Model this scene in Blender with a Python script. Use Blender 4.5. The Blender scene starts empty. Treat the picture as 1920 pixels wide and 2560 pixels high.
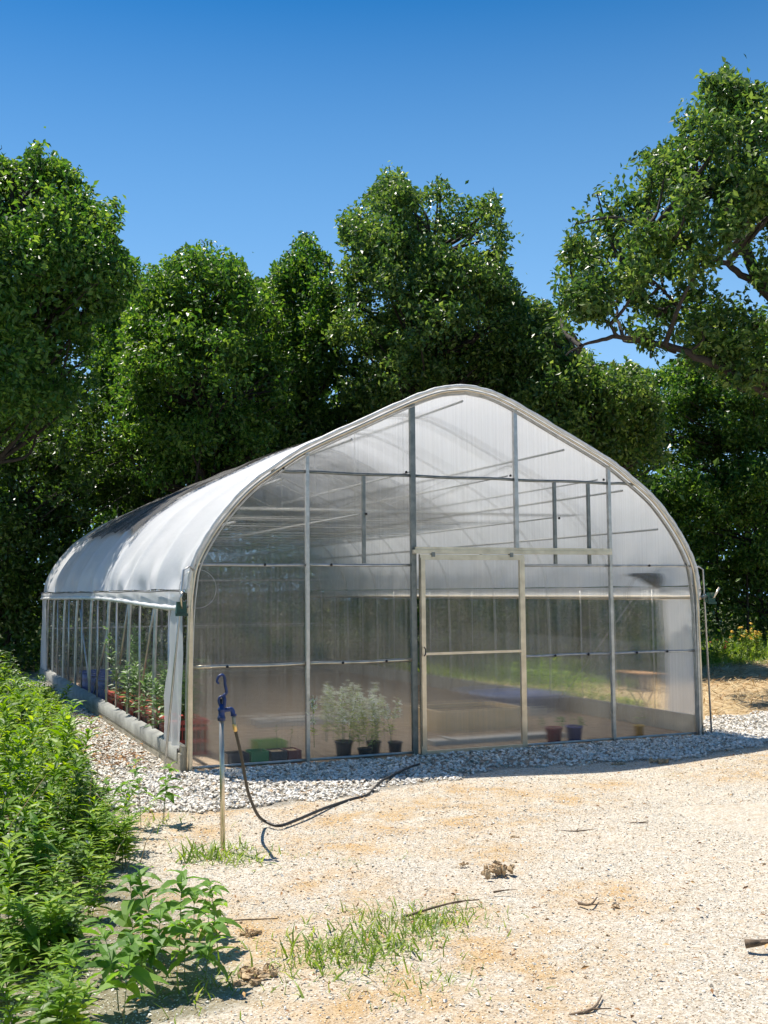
import bpy, math, random
import numpy as np
random.seed(7); rng = np.random.default_rng(7)
R = math.radians
sc = bpy.context.scene
col = sc.collection

# ------------------------------------------------------------------ camera
W, L = 6.11, 13.0
CAM = np.array([-2.3786, -10.5623, 1.70]); FPX = 2758.24
YAW, PITCH, ROLL = R(-22.968), R(4.125), R(-0.450)
def cam_axes():
    cy, sy = math.cos(YAW), math.sin(YAW); cp, sp = math.cos(PITCH), math.sin(PITCH); cr, sr = math.cos(ROLL), math.sin(ROLL)
    f = np.array([-sy*cp, cy*cp, sp]); r0 = np.array([cy, sy, 0]); u0 = np.cross(r0, f)
    return cr*r0+sr*u0, -sr*r0+cr*u0, f
RX, UX, FX = cam_axes()
from mathutils import Matrix, Vector
cd = bpy.data.cameras.new('camera'); cam = bpy.data.objects.new('camera', cd); col.objects.link(cam)
M = Matrix(((RX[0], UX[0], -FX[0], CAM[0]), (RX[1], UX[1], -FX[1], CAM[1]), (RX[2], UX[2], -FX[2], CAM[2]), (0, 0, 0, 1)))
cam.matrix_world = M
cd.sensor_fit = 'VERTICAL'; cd.sensor_height = 36; cd.lens = FPX/2560*36; cd.clip_end = 2000; cd.clip_start = .1
sc.camera = cam
# ------------------------------------------------------------------ light
SUN = np.array([-0.20, 0.42, 1.0]); SUN /= np.linalg.norm(SUN)
elev = math.asin(SUN[2]); azim = math.atan2(SUN[0], SUN[1])
w = bpy.data.worlds.new('World'); sc.world = w; w.use_nodes = True
nt = w.node_tree; bg = nt.nodes['Background']
sky = nt.nodes.new('ShaderNodeTexSky'); sky.sky_type = 'NISHITA'; sky.sun_disc = False
sky.sun_elevation = elev; sky.sun_rotation = azim; sky.altitude = 400; sky.air_density = 1.0; sky.dust_density = 0.6; sky.ozone_density = 2.2
hsv = nt.nodes.new('ShaderNodeHueSaturation'); hsv.inputs['Saturation'].default_value = 1.62; nt.links.new(sky.outputs[0], hsv.inputs['Color']); 
wtc = nt.nodes.new('ShaderNodeTexCoord'); wsx = nt.nodes.new('ShaderNodeSeparateXYZ'); nt.links.new(wtc.outputs['Generated'], wsx.inputs[0])
wmr = nt.nodes.new('ShaderNodeMapRange'); wmr.inputs['From Min'].default_value = .12; wmr.inputs['From Max'].default_value = .52; wmr.inputs['To Min'].default_value = .92; wmr.inputs['To Max'].default_value = .0; nt.links.new(wsx.outputs['Z'], wmr.inputs['Value'])
wmx = nt.nodes.new('ShaderNodeMix'); wmx.data_type = 'RGBA'; nt.links.new(wmr.outputs[0], wmx.inputs[0]); nt.links.new(hsv.outputs[0], wmx.inputs[6]); wmx.inputs[7].default_value = (3.4, 6.1, 9.6, 1)
nt.links.new(wmx.outputs[2], bg.inputs[0]); bg.inputs[1].default_value = 0.076
sd = bpy.data.lights.new('sun', 'SUN'); sd.energy = 5.0; sd.angle = R(.53); sd.color = (1, .94, .84)
so = bpy.data.objects.new('sun', sd); col.objects.link(so)
so.rotation_euler = Vector(SUN.tolist()).to_track_quat('Z', 'Y').to_euler(); so.location = (0, 0, 30)
sc.view_settings.view_transform = 'Standard'; sc.view_settings.look = 'None'; sc.view_settings.exposure = 0.6; sc.view_settings.gamma = 1
sc.render.engine = 'CYCLES'
sc.cycles.transparent_max_bounces = 24; sc.cycles.max_bounces = 14; sc.cycles.diffuse_bounces = 5; sc.cycles.transmission_bounces = 12
sc.cycles.sample_clamp_indirect = 6

# ------------------------------------------------------------------ helpers
K = 1.1573                                     # layout coordinates were measured on a 1659 px wide copy of the photo
def ray(px, py):
    return FX + RX*(px*K-960)/FPX - UX*(py*K-1280)/FPX
def at_depth(px, py, d): return CAM + ray(px, py)*d
def on_y(px, py, y):
    v = ray(px, py); return CAM + v*(y-CAM[1])/v[1]
def on_z(px, py, z=0.):
    v = ray(px, py); return CAM + v*(z-CAM[2])/v[2]
def unit(v): v = np.asarray(v, float); return v/(np.linalg.norm(v)+1e-12)

class MB:
    def __init__(s): s.v = []; s.f = []; s.n = 0
    def add(s, V, F):
        V = np.asarray(V, float).reshape(-1, 3)
        s.v.append(V); s.f += [tuple(int(i)+s.n for i in f) for f in F]; s.n += len(V); return s
    def box(s, a, b):
        x0, y0, z0 = a; x1, y1, z1 = b
        V = [(x0,y0,z0),(x1,y0,z0),(x1,y1,z0),(x0,y1,z0),(x0,y0,z1),(x1,y0,z1),(x1,y1,z1),(x0,y1,z1)]
        return s.add(V, [(0,3,2,1),(4,5,6,7),(0,1,5,4),(1,2,6,5),(2,3,7,6),(3,0,4,7)])
    def bar(s, p, q, w, h, up=(0,0,1)):           # rectangular bar from p to q
        p = np.array(p, float); q = np.array(q, float); d = unit(q-p); a = np.cross(d, up)
        if np.linalg.norm(a) < 1e-4: a = np.cross(d, (0, 1, 0))
        a = unit(a); b = np.cross(a, d); V = []
        for c in (p, q):
            for i, j in ((-1,-1),(1,-1),(1,1),(-1,1)): V.append(c+a*i*w/2+b*j*h/2)
        return s.add(V, [(0,3,2,1),(4,5,6,7),(0,1,5,4),(1,2,6,5),(2,3,7,6),(3,0,4,7)])
    def tube(s, P, r, n=8, cap=True):
        P = np.asarray(P, float); m = len(P); r = np.full(m, r) if np.isscalar(r) else np.asarray(r, float)
        T = np.gradient(P, axis=0); T /= np.linalg.norm(T, axis=1)[:, None]+1e-12
        a = np.cross(T[0], (0, 0, 1)); a = a if np.linalg.norm(a) > 1e-2 else np.cross(T[0], (0, 1, 0)); a = unit(a)
        V = []; th = np.arange(n)*2*math.pi/n
        for i in range(m):
            a = unit(a - T[i]*(a@T[i])); b = np.cross(T[i], a)
            V.append(P[i]+r[i]*(np.cos(th)[:, None]*a+np.sin(th)[:, None]*b))
        F = [(i*n+j, i*n+(j+1) % n, (i+1)*n+(j+1) % n, (i+1)*n+j) for i in range(m-1) for j in range(n)]
        if cap: F += [tuple(range(n))[::-1], tuple(range((m-1)*n, m*n))]
        return s.add(np.concatenate(V), F)
    def lathe(s, c, prof, n=16, caps=True):
        c = np.array(c, float); th = np.arange(n)*2*math.pi/n; V = []
        for r_, z in prof: V.append(c+np.stack([r_*np.cos(th), r_*np.sin(th), np.full(n, z)], 1))
        m = len(prof)
        F = [(i*n+j, i*n+(j+1) % n, (i+1)*n+(j+1) % n, (i+1)*n+j) for i in range(m-1) for j in range(n)]
        if caps: F += [tuple(range(n))[::-1], tuple(range((m-1)*n, m*n))]
        return s.add(np.concatenate(V), F)
    def slab(s, poly, y0, y1):                    # polygon in x,z extruded in y
        n = len(poly); V = [(x, y0, z) for x, z in poly]+[(x, y1, z) for x, z in poly]
        return s.add(V, [tuple(range(n)), tuple(range(n, 2*n))[::-1]]+[(i, n+i, n+(i+1) % n, (i+1) % n) for i in range(n)])
    def blob(s, c, r, seed=0, n=10, m=6, rough=.25):
        g = np.random.default_rng(seed); V = []
        for i in range(m+1):
            ph = math.pi*i/m
            for j in range(n):
                th = 2*math.pi*j/n; k = 1+rough*(g.random()-.5)*2
                V.append((c[0]+r[0]*k*math.sin(ph)*math.cos(th), c[1]+r[1]*k*math.sin(ph)*math.sin(th), c[2]+r[2]*k*math.cos(ph)))
        F = [(i*n+j, (i+1)*n+j, (i+1)*n+(j+1) % n, i*n+(j+1) % n) for i in range(m) for j in range(n)]
        return s.add(V, F)
    def build(s, name, mat, parent=None, smooth=False):
        V = np.concatenate(s.v) if s.v else np.zeros((0, 3))
        me = bpy.data.meshes.new(name); me.from_pydata(V.tolist(), [], s.f); me.materials.append(mat)
        if smooth: me.polygons.foreach_set('use_smooth', [True]*len(me.polygons))
        me.update(); return link(name, me, parent)
def link(name, me, parent=None):
    o = bpy.data.objects.new(name, me); col.objects.link(o)
    if parent is not None: o.parent = parent
    return o
def fastmesh(name, V, F, mat, parent=None, smooth=False):     # V (n,3), F (m,k) arrays of the same face size
    V = np.ascontiguousarray(V, np.float32); F = np.ascontiguousarray(F, np.int32); k = F.shape[1]
    me = bpy.data.meshes.new(name); me.vertices.add(len(V)); me.vertices.foreach_set('co', V.ravel())
    me.loops.add(F.size); me.loops.foreach_set('vertex_index', F.ravel())
    me.polygons.add(len(F)); me.polygons.foreach_set('loop_start', np.arange(0, F.size, k, dtype=np.int32))
    try: me.polygons.foreach_set('loop_total', np.full(len(F), k, np.int32))
    except Exception: pass
    me.polygons.foreach_set('use_smooth', np.full(len(F), smooth))
    me.update(calc_edges=True); me.validate(); me.materials.append(mat)
    return link(name, me, parent)
def tag(o, label=None, cat=None, group=None, kind=None):
    if label: o['label'] = label
    if cat: o['category'] = cat
    if group: o['group'] = group
    if kind: o['kind'] = kind
    return o
def empty(name, loc, label, cat, group=None):
    o = bpy.data.objects.new(name, None); o.location = tuple(float(c) for c in loc); col.objects.link(o); o.empty_display_size = .2
    return tag(o, label, cat, group)
def local(o, child):                               # child mesh was built in world coordinates: make it follow its parent empty
    child.parent = o; child.matrix_parent_inverse = Matrix.Translation(-o.location); return child

# ------------------------------------------------------------------ materials
def mat(name, base=(.5, .5, .5), rough=.6, metal=0., spec=.5):
    m = bpy.data.materials.new(name); m.use_nodes = True; p = m.node_tree.nodes['Principled BSDF']
    p.inputs['Base Color'].default_value = (*base, 1); p.inputs['Roughness'].default_value = rough; p.inputs['Metallic'].default_value = metal
    p.inputs['Specular IOR Level'].default_value = spec
    return m
def N(m, t, **kw):
    n = m.node_tree.nodes.new(t)
    for k, v in kw.items(): setattr(n, k, v)
    return n
def LK(m, a, b): m.node_tree.links.new(a, b)
def noise(m, scale, detail=4, co=None, rough=.55):
    n = N(m, 'ShaderNodeTexNoise'); n.inputs['Scale'].default_value = scale; n.inputs['Detail'].default_value = detail; n.inputs['Roughness'].default_value = rough
    if co is not None: LK(m, co, n.inputs['Vector'])
    return n
def ramp(m, fac, stops):
    r = N(m, 'ShaderNodeValToRGB'); e = r.color_ramp.elements
    while len(e) < len(stops): e.new(.5)
    for i, (p, c) in enumerate(stops): e[i].position = p; e[i].color = (*c, 1) if len(c) == 3 else c
    LK(m, fac, r.inputs[0]); return r
def vary(m, scale, c0, c1, bump=0., bscale=None, lo=.3, hi=.7):
    """mottled colour between c0 and c1, optional bump"""
    p = m.node_tree.nodes['Principled BSDF']; tc = N(m, 'ShaderNodeTexCoord'); n = noise(m, scale, 5, tc.outputs['Object'])
    r = ramp(m, n.outputs['Fac'], [(lo, c0), (hi, c1)]); LK(m, r.outputs[0], p.inputs['Base Color'])
    if bump:
        n2 = noise(m, bscale or scale*3, 4, tc.outputs['Object']); b = N(m, 'ShaderNodeBump'); b.inputs['Strength'].default_value = bump; b.inputs['Distance'].default_value = .01
        LK(m, n2.outputs['Fac'], b.inputs['Height']); LK(m, b.outputs[0], p.inputs['Normal'])
    return m
galv = vary(mat('galvanised_steel', (.5, .5, .48), .38, .75), 14, (.40, .40, .38), (.60, .59, .56), .15, 60)
galv_dark = vary(mat('weathered_steel', (.2, .22, .21), .45, .6), 14, (.15, .17, .165), (.27, .28, .26), .1, 60)
tan_metal = vary(mat('aluminium_trim', (.62, .58, .5), .32, .8), 9, (.56, .48, .36), (.78, .68, .53), .1, 40)
white_trim = vary(mat('rolled_film_edge', (.75, .74, .7), .5), 12, (.62, .61, .57), (.82, .81, .78), .4, 70)
wood = vary(mat('weathered_board', (.4, .36, .28), .8), 5, (.30, .27, .21), (.50, .46, .38), .5, 30)
baseb = vary(mat('painted_baseboard', (.6, .6, .57), .6), 4, (.17, .17, .155), (.36, .36, .33), .3, 30)
black = mat('black_rubber', (.022, .02, .018), .45)
rope = mat('dark_rope', (.04, .04, .04), .8)
blue_iron = vary(mat('blue_painted_iron', (.012, .045, .22), .4), 26, (.012, .022, .07), (.012, .045, .20), .3, 80)
brass = mat('brass', (.75, .52, .22), .3, 1.)
green_box = vary(mat('green_gearbox_paint', (.01, .06, .04), .4), 25, (.006, .035, .024), (.014, .085, .055), .1, 60)
shade = None

def leaf_mat(name, c0, c1, c2, rough=.42, trans=.35, spec=.7):
    m = mat(name, c1, rough, 0, spec); p = m.node_tree.nodes['Principled BSDF']; out = m.node_tree.nodes['Material Output']
    g = N(m, 'ShaderNodeNewGeometry'); tc = N(m, 'ShaderNodeTexCoord'); n = noise(m, 1.7, 4, tc.outputs['Object'])
    mx = N(m, 'ShaderNodeMath', operation='MULTIPLY_ADD'); LK(m, g.outputs['Random Per Island'], mx.inputs[0]); mx.inputs[1].default_value = .6
    ad = N(m, 'ShaderNodeMath', operation='MULTIPLY'); LK(m, n.outputs['Fac'], ad.inputs[0]); ad.inputs[1].default_value = .5; LK(m, ad.outputs[0], mx.inputs[2])
    r = ramp(m, mx.outputs[0], [(.15, c0), (.55, c1), (.9, c2)]); LK(m, r.outputs[0], p.inputs['Base Color'])
    tr = N(m, 'ShaderNodeBsdfTranslucent'); hs = N(m, 'ShaderNodeHueSaturation'); hs.inputs['Hue'].default_value = .485; hs.inputs['Value'].default_value = 2.0; hs.inputs['Saturation'].default_value = 1.12
    LK(m, r.outputs[0], hs.inputs['Color']); LK(m, hs.outputs[0], tr.inputs['Color'])
    ms = N(m, 'ShaderNodeMixShader'); ms.inputs[0].default_value = trans; LK(m, p.outputs[0], ms.inputs[1]); LK(m, tr.outputs[0], ms.inputs[2]); LK(m, ms.outputs[0], out.inputs[0])
    return m
oak_leaf = leaf_mat('oak_leaves', (.02, .055, .014), (.058, .125, .025), (.21, .29, .065), .36, .42, .5)
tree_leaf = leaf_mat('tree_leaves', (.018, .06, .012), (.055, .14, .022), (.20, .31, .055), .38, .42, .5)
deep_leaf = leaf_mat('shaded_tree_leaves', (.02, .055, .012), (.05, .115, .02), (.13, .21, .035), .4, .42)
weed_leaf = leaf_mat('weed_leaves', (.05, .12, .015), (.14, .27, .025), (.33, .44, .06), .46, .42, .3)
broad_leaf = leaf_mat('milkweed_leaves', (.07, .17, .03), (.13, .26, .04), (.20, .34, .06), .5, .42, .35)
broad_weed = leaf_mat('broad_weed_leaves', (.035, .05, .01), (.07, .15, .03), (.17, .25, .06), .45, .35, .4)
tomato_leaf = leaf_mat('tomato_leaves', (.06, .12, .04), (.10, .18, .06), (.16, .26, .09), .5, .4)
grass_m = leaf_mat('grass_blades', (.07, .14, .02), (.15, .25, .03), (.30, .36, .09), .5, .4)
bark = vary(mat('bark', (.06, .05, .04), .9), 8, (.022, .018, .014), (.055, .045, .037), 1., 30)
stem_m = mat('green_stem', (.12, .19, .06), .6)

# film / polycarbonate
def film(name, milk, transp, tint=(.86, .87, .88), bump=.25, bs=5., gloss=.05):
    m = bpy.data.materials.new(name); m.use_nodes = True; t = m.node_tree; t.nodes.remove(t.nodes['Principled BSDF']); out = t.nodes['Material Output']
    tc = N(m, 'ShaderNodeTexCoord'); n = noise(m, bs, 5, tc.outputs['Object']); b = N(m, 'ShaderNodeBump'); b.inputs['Strength'].default_value = bump; b.inputs['Distance'].default_value = .03
    LK(m, n.outputs['Fac'], b.inputs['Height'])
    d = N(m, 'ShaderNodeBsdfDiffuse'); d.inputs[0].default_value = (*tint, 1); tr = N(m, 'ShaderNodeBsdfTranslucent'); tr.inputs[0].default_value = (*tint, 1)
    LK(m, b.outputs[0], d.inputs['Normal']); LK(m, b.outputs[0], tr.inputs['Normal'])
    a = N(m, 'ShaderNodeMixShader'); a.inputs[0].default_value = milk; LK(m, d.outputs[0], a.inputs[1]); LK(m, tr.outputs[0], a.inputs[2])
    tp = N(m, 'ShaderNodeBsdfTransparent'); c = N(m, 'ShaderNodeMixShader'); LK(m, a.outputs[0], c.inputs[1]); LK(m, tp.outputs[0], c.inputs[2])
    n2 = noise(m, 1.3, 3, tc.outputs['Object']); mr = N(m, 'ShaderNodeMapRange'); mr.inputs['To Min'].default_value = transp*.8; mr.inputs['To Max'].default_value = transp*1.2
    LK(m, n2.outputs['Fac'], mr.inputs['Value']); LK(m, mr.outputs[0], c.inputs[0])
    gl = N(m, 'ShaderNodeBsdfGlossy'); gl.inputs['Roughness'].default_value = .25; LK(m, b.outputs[0], gl.inputs['Normal'])
    e = N(m, 'ShaderNodeMixShader'); e.inputs[0].default_value = gloss; LK(m, c.outputs[0], e.inputs[1]); LK(m, gl.outputs[0], e.inputs[2]); LK(m, e.outputs[0], out.inputs[0])
    return m
roof_m = film('poly_roof_film', .42, .10)
strip_m = film('poly_side_film', .4, .25)
clear_m = film('clear_low_film', .5, .93, (.75, .78, .78), .5, 3, .07)
def polycarb():
    m = bpy.data.materials.new('twinwall_polycarbonate'); m.use_nodes = True; t = m.node_tree; t.nodes.remove(t.nodes['Principled BSDF']); out = t.nodes['Material Output']
    tc = N(m, 'ShaderNodeTexCoord'); sp = N(m, 'ShaderNodeSeparateXYZ'); LK(m, tc.outputs['Object'], sp.inputs[0])
    mu = N(m, 'ShaderNodeMath', operation='MULTIPLY'); LK(m, sp.outputs['X'], mu.inputs[0]); mu.inputs[1].default_value = 2*math.pi/.011
    sn = N(m, 'ShaderNodeMath', operation='SINE'); LK(m, mu.outputs[0], sn.inputs[0])
    b = N(m, 'ShaderNodeBump'); b.inputs['Strength'].default_value = 1.; b.inputs['Distance'].default_value = .0003; LK(m, sn.outputs[0], b.inputs['Height'])
    mp = N(m, 'ShaderNodeMapping'); mp.inputs['Scale'].default_value = (1.2, 1, .35); LK(m, tc.outputs['Object'], mp.inputs[0])
    nw = noise(m, 2.0, 2, mp.outputs[0]); b2 = N(m, 'ShaderNodeBump'); b2.inputs['Strength'].default_value = .5; b2.inputs['Distance'].default_value = .09
    LK(m, nw.outputs['Fac'], b2.inputs['Height']); LK(m, b.outputs[0], b2.inputs['Normal'])
    rf = N(m, 'ShaderNodeBsdfRefraction'); rf.inputs['IOR'].default_value = 1.10; rf.inputs['Roughness'].default_value = .012; LK(m, b.outputs[0], rf.inputs['Normal'])
    tp = N(m, 'ShaderNodeBsdfTransparent'); a = N(m, 'ShaderNodeMixShader'); a.inputs[0].default_value = .5; LK(m, rf.outputs[0], a.inputs[1]); LK(m, tp.outputs[0], a.inputs[2])
    d = N(m, 'ShaderNodeBsdfDiffuse'); d.inputs[0].default_value = (.8, .8, .78, 1); tr = N(m, 'ShaderNodeBsdfTranslucent'); tr.inputs[0].default_value = (.85, .85, .82, 1)
    c = N(m, 'ShaderNodeMixShader'); c.inputs[0].default_value = .6; LK(m, d.outputs[0], c.inputs[1]); LK(m, tr.outputs[0], c.inputs[2])
    e = N(m, 'ShaderNodeMixShader'); mp3 = N(m, 'ShaderNodeMapping'); mp3.inputs['Scale'].default_value = (48, 1, .5); LK(m, tc.outputs['Object'], mp3.inputs[0]); n3 = noise(m, 1.0, 3, mp3.outputs[0], .6); r3 = ramp(m, n3.outputs['Fac'], [(.35, (.005, .005, .005)), (.72, (.085, .085, .085))]); LK(m, r3.outputs[0], e.inputs[0]); LK(m, a.outputs[0], e.inputs[1]); LK(m, c.outputs[0], e.inputs[2])
    gl = N(m, 'ShaderNodeBsdfGlossy'); gl.inputs['Roughness'].default_value = .12; LK(m, b2.outputs[0], gl.inputs['Normal'])
    fr = N(m, 'ShaderNodeLayerWeight'); fr.inputs[0].default_value = .25; mm = N(m, 'ShaderNodeMath', operation='MULTIPLY_ADD'); LK(m, fr.outputs['Fresnel'], mm.inputs[0]); mm.inputs[1].default_value = .42; mm.inputs[2].default_value = .02
    g = N(m, 'ShaderNodeMixShader'); LK(m, mm.outputs[0], g.inputs[0]); LK(m, e.outputs[0], g.inputs[1]); LK(m, gl.outputs[0], g.inputs[2]); LK(m, g.outputs[0], out.inputs[0])
    return m
poly_m = polycarb()
def corrugated():
    m = film('corrugated_back_sheet', .6, .5, (.34, .37, .35), .1, 3, .04); t = m.node_tree
    tc = N(m, 'ShaderNodeTexCoord'); sp = N(m, 'ShaderNodeSeparateXYZ'); LK(m, tc.outputs['Object'], sp.inputs[0]); mu = N(m, 'ShaderNodeMath', operation='MULTIPLY'); LK(m, sp.outputs['X'], mu.inputs[0]); mu.inputs[1].default_value = 2*math.pi/.15
    sn = N(m, 'ShaderNodeMath', operation='SINE'); LK(m, mu.outputs[0], sn.inputs[0]); mr = N(m, 'ShaderNodeMapRange'); mr.inputs['From Min'].default_value = -.7; mr.inputs['From Max'].default_value = .9; mr.inputs['To Min'].default_value = .98; mr.inputs['To Max'].default_value = .66; LK(m, sn.outputs[0], mr.inputs['Value'])
    for n in t.nodes:
        if n.type == 'MIX_SHADER' and n.inputs[2].links and n.inputs[2].links[0].from_node.type == 'BSDF_TRANSPARENT': LK(m, mr.outputs[0], n.inputs[0])
    return m
back_m = corrugated()

# ------------------------------------------------------------------ ground
SOIL = [  # (x, y, radius) of bare orange soil patches
    (-.2, -1.95, .38), (.4, -2.05, .3), (-.75, -1.9, .35), (-.9, -5.2, .7), (-1.3, -4.5, .5), (-.5, -6.2, .6), (.6, -2.7, .45), (1.4, -2.3, .5), (2.1, -2.1, .5),
    (1.5, -3.2, .5), (2.4, -2.6, .6), (.1, -5.1, .5), (4.6, -2.2, .6), (5.6, -1.7, .6), (6.5, -1.3, .6), (1.1, -4.0, .4), (-.1, -4.4, .35), (.3, -3.4, .5), (1.0, -2.9, .6), (1.9, -2.8, .6), (-.6, -2.6, .4), (.2, -5.9, .6), (-.3, -6.8, .6), (1.2, -5.2, .4), (3.2, -2.2, .35)]
def gravel_edge(x):                                    # y of the outer edge of the white stones in front of the house
    return np.interp(x, [-3, -.9, 0, .8, 1.6, 2.2, 2.8, 3.4, 4.2, 5.0, 6.2, 7.2, 9, 12], [-1.5, -1.75, -2.0, -1.9, -1.65, -1.4, -1.2, -1.2, -1.35, -1.35, -.9, -.5, .6, 1.5])
def straw_edge(x): return np.interp(x, [6.1, 7.5, 9, 14, 25], [.9, 1.35, 1.6, 2.6, 3.5])
def height(x, y):
    x = np.asarray(x, float); y = np.asarray(y, float)
    near = np.clip((-y-1.2)/1.5, 0, 1)*np.clip((12-abs(x))/4, 0, 1)
    return near*(.012*np.sin(1.7*x+.6*y)+.010*np.sin(2.9*y-1.1*x+1)+.006*np.sin(5.1*x+4.3*y)) - .0
gx = np.unique(np.round(np.concatenate([np.arange(-5, 9, .09), np.linspace(9, 40, 40), np.linspace(-40, -5, 40), [-150, -100, -60, 60, 100, 150]]), 3))
gy = np.unique(np.round(np.concatenate([np.arange(-9.5, 4, .09), np.linspace(4, 45, 60), np.linspace(-30, -9.6, 12), [-150, -80, 60, 100, 180]]), 3))
GX, GY = np.meshgrid(gx, gy); GZ = height(GX, GY)
V = np.stack([GX, GY, GZ], -1).reshape(-1, 3); nx, ny = len(gx), len(gy)
I = np.arange(nx*ny).reshape(ny, nx); F = np.stack([I[:-1, :-1], I[:-1, 1:], I[1:, 1:], I[1:, :-1]], -1).reshape(-1, 4)
ground_m = mat('ground', (.5, .45, .38), .95, 0, .15)
ground = tag(fastmesh('ground', V, F, ground_m, smooth=True), kind='structure')
x, y = V[:, 0], V[:, 1]
soil = np.zeros(len(V))
for cx, cy, r in SOIL: soil = np.maximum(soil, np.clip(1.15-np.hypot(x-cx, y-cy)/r*.85, 0, .8))
inside = (x > 0) & (x < W) & (y > 0) & (y < L)
white = ((y > gravel_edge(x)) & (y < np.where(x > W, straw_edge(x), 99)) & (x > -1.1-.0*y) & ((x < 0) | (y < 0) | (x > W)) & (y < 16) & ((x < W+.1) | (y < 14))).astype(float)
straw = ((x > W) & (y > straw_edge(x)) & (y < 30)).astype(float)
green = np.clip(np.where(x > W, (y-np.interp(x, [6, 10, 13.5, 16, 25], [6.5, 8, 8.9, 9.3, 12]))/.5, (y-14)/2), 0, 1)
left = np.clip((-.9-x)/.4, 0, 1)*(y > -6)
def attr(o, name, arr):
    a = o.data.attributes.new(name, 'FLOAT', 'POINT'); a.data.foreach_set('value', np.asarray(arr, np.float32))
for n_, a_ in dict(soil=soil, white=white, straw=straw*(1-green), green=np.maximum(green, left*.6), inside=inside.astype(float)).items(): attr(ground, n_, a_)
def ground_shader(m):
    p = m.node_tree.nodes['Principled BSDF']; tc = N(m, 'ShaderNodeTexCoord'); co = tc.outputs['Object']
    big = noise(m, 1.6, 5, co); mid = noise(m, 9, 5, co); med = noise(m, 3.3, 6, co, .65); fine = noise(m, 90, 4, co, .7); vf = N(m, 'ShaderNodeTexVoronoi'); vf.inputs['Scale'].default_value = 75; LK(m, co, vf.inputs['Vector'])
    def A(n_): a = N(m, 'ShaderNodeAttribute'); a.attribute_name = n_; return a.outputs['Fac']
    def mix(f, a, b):
        x_ = N(m, 'ShaderNodeMix', data_type='RGBA'); 
        if isinstance(f, float): x_.inputs[0].default_value = f
        else: LK(m, f, x_.inputs[0])
        for s_, q in ((6, a), (7, b)):
            if isinstance(q, tuple): x_.inputs[s_].default_value = (*q, 1)
            else: LK(m, q, x_.inputs[s_])
        return x_.outputs[2]
    def math_(op, a, b):
        x_ = N(m, 'ShaderNodeMath', operation=op); x_.use_clamp = True
        for s_, q in ((0, a), (1, b)):
            if isinstance(q, (int, float)): x_.inputs[s_].default_value = q
            else: LK(m, q, x_.inputs[s_])
        return x_.outputs[0]
    lime = ramp(m, fine.outputs['Fac'], [(.32, (.13, .10, .065)), (.44, (.44, .39, .30)), (.58, (.64, .60, .50)), (.72, (.82, .79, .70))]).outputs[0]
    lime = mix(ramp(m, big.outputs['Fac'], [(.35, (0,0,0)), (.65, (1,1,1))]).outputs[0], lime, mix(.35, lime, (.66, .52, .37)))
    grain = ramp(m, vf.outputs['Color'], [(.12, (.20, .14, .09)), (.5, (.56, .50, .42)), (.9, (.80, .77, .71))]).outputs[0]
    lime = mix(.45, lime, grain)
    orange = ramp(m, fine.outputs['Fac'], [(.3, (.22, .13, .055)), (.5, (.50, .34, .17)), (.7, (.70, .55, .34))]).outputs[0]
    sf = math_('MULTIPLY', math_('ADD', math_('MULTIPLY', A('soil'), ramp(m, med.outputs['Fac'], [(.38, (0,0,0)), (.62, (1,1,1))]).outputs[0]), math_('MULTIPLY', math_('SUBTRACT', mid.outputs['Fac'], .5), 1.2)), 1.2)
    c = mix(sf, lime, orange)
    c = mix(A('white'), c, (.30, .27, .22))
    strw = ramp(m, mid.outputs['Fac'], [(.35, (.30, .20, .10)), (.5, (.50, .37, .21)), (.65, (.62, .50, .33))]).outputs[0]
    c = mix(A('straw'), c, strw)
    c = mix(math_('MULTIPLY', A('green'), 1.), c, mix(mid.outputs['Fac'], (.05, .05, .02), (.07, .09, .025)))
    flo = ramp(m, mid.outputs['Fac'], [(.35, (.24, .18, .125)), (.65, (.42, .33, .24))]).outputs[0]
    c = mix(A('inside'), c, flo)
    LK(m, c, p.inputs['Base Color'])
    b = N(m, 'ShaderNodeBump'); b.inputs['Strength'].default_value = .9; b.inputs['Distance'].default_value = .012; LK(m, fine.outputs['Fac'], b.inputs['Height'])
    b2 = N(m, 'ShaderNodeBump'); b2.inputs['Strength'].default_value = .8; b2.inputs['Distance'].default_value = .03; LK(m, mid.outputs['Fac'], b2.inputs['Height']); LK(m, b.outputs[0], b2.inputs['Normal'])
    LK(m, b2.outputs[0], p.inputs['Normal'])
ground_shader(ground_m)

# ------------------------------------------------------------------ greenhouse
half = np.array([(0, 0), (0, .8), (.015, 1.45), (.04, 1.75), (.08, 1.97), (.19, 2.20), (.36, 2.45), (.62, 2.74), (.95, 2.985), (1.25, 3.175), (1.84, 3.46), (2.41, 3.73), (2.75, 3.855), (3.055, 3.90)])
def catmull(P, k=6):
    P = np.asarray(P, float); Q = [P[0]]; E = np.concatenate([[2*P[0]-P[1]], P, [2*P[-1]-P[-2]]])
    for i in range(len(P)-1):
        a, b, c, d = E[i:i+4]
        for j in range(1, k+1):
            t = j/k; Q.append(.5*((2*b)+(-a+c)*t+(2*a-5*b+4*c-d)*t*t+(-a+3*b-3*c+d)*t**3))
    return np.array(Q)
hp = catmull(half, 5); PROF = np.concatenate([hp, np.stack([W-hp[:-1, 0], hp[:-1, 1]], 1)[::-1]])
def topz(x): 
    h = hp[hp[:, 1] > 1.7]; xx = min(x, W-x); return float(np.interp(xx, h[:, 0], h[:, 1]))
EAVE = 1.72
gh = empty('greenhouse', (0, 0, 0), 'white arched greenhouse with polycarbonate front, sliding door and poly film roof', 'greenhouse')
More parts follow.
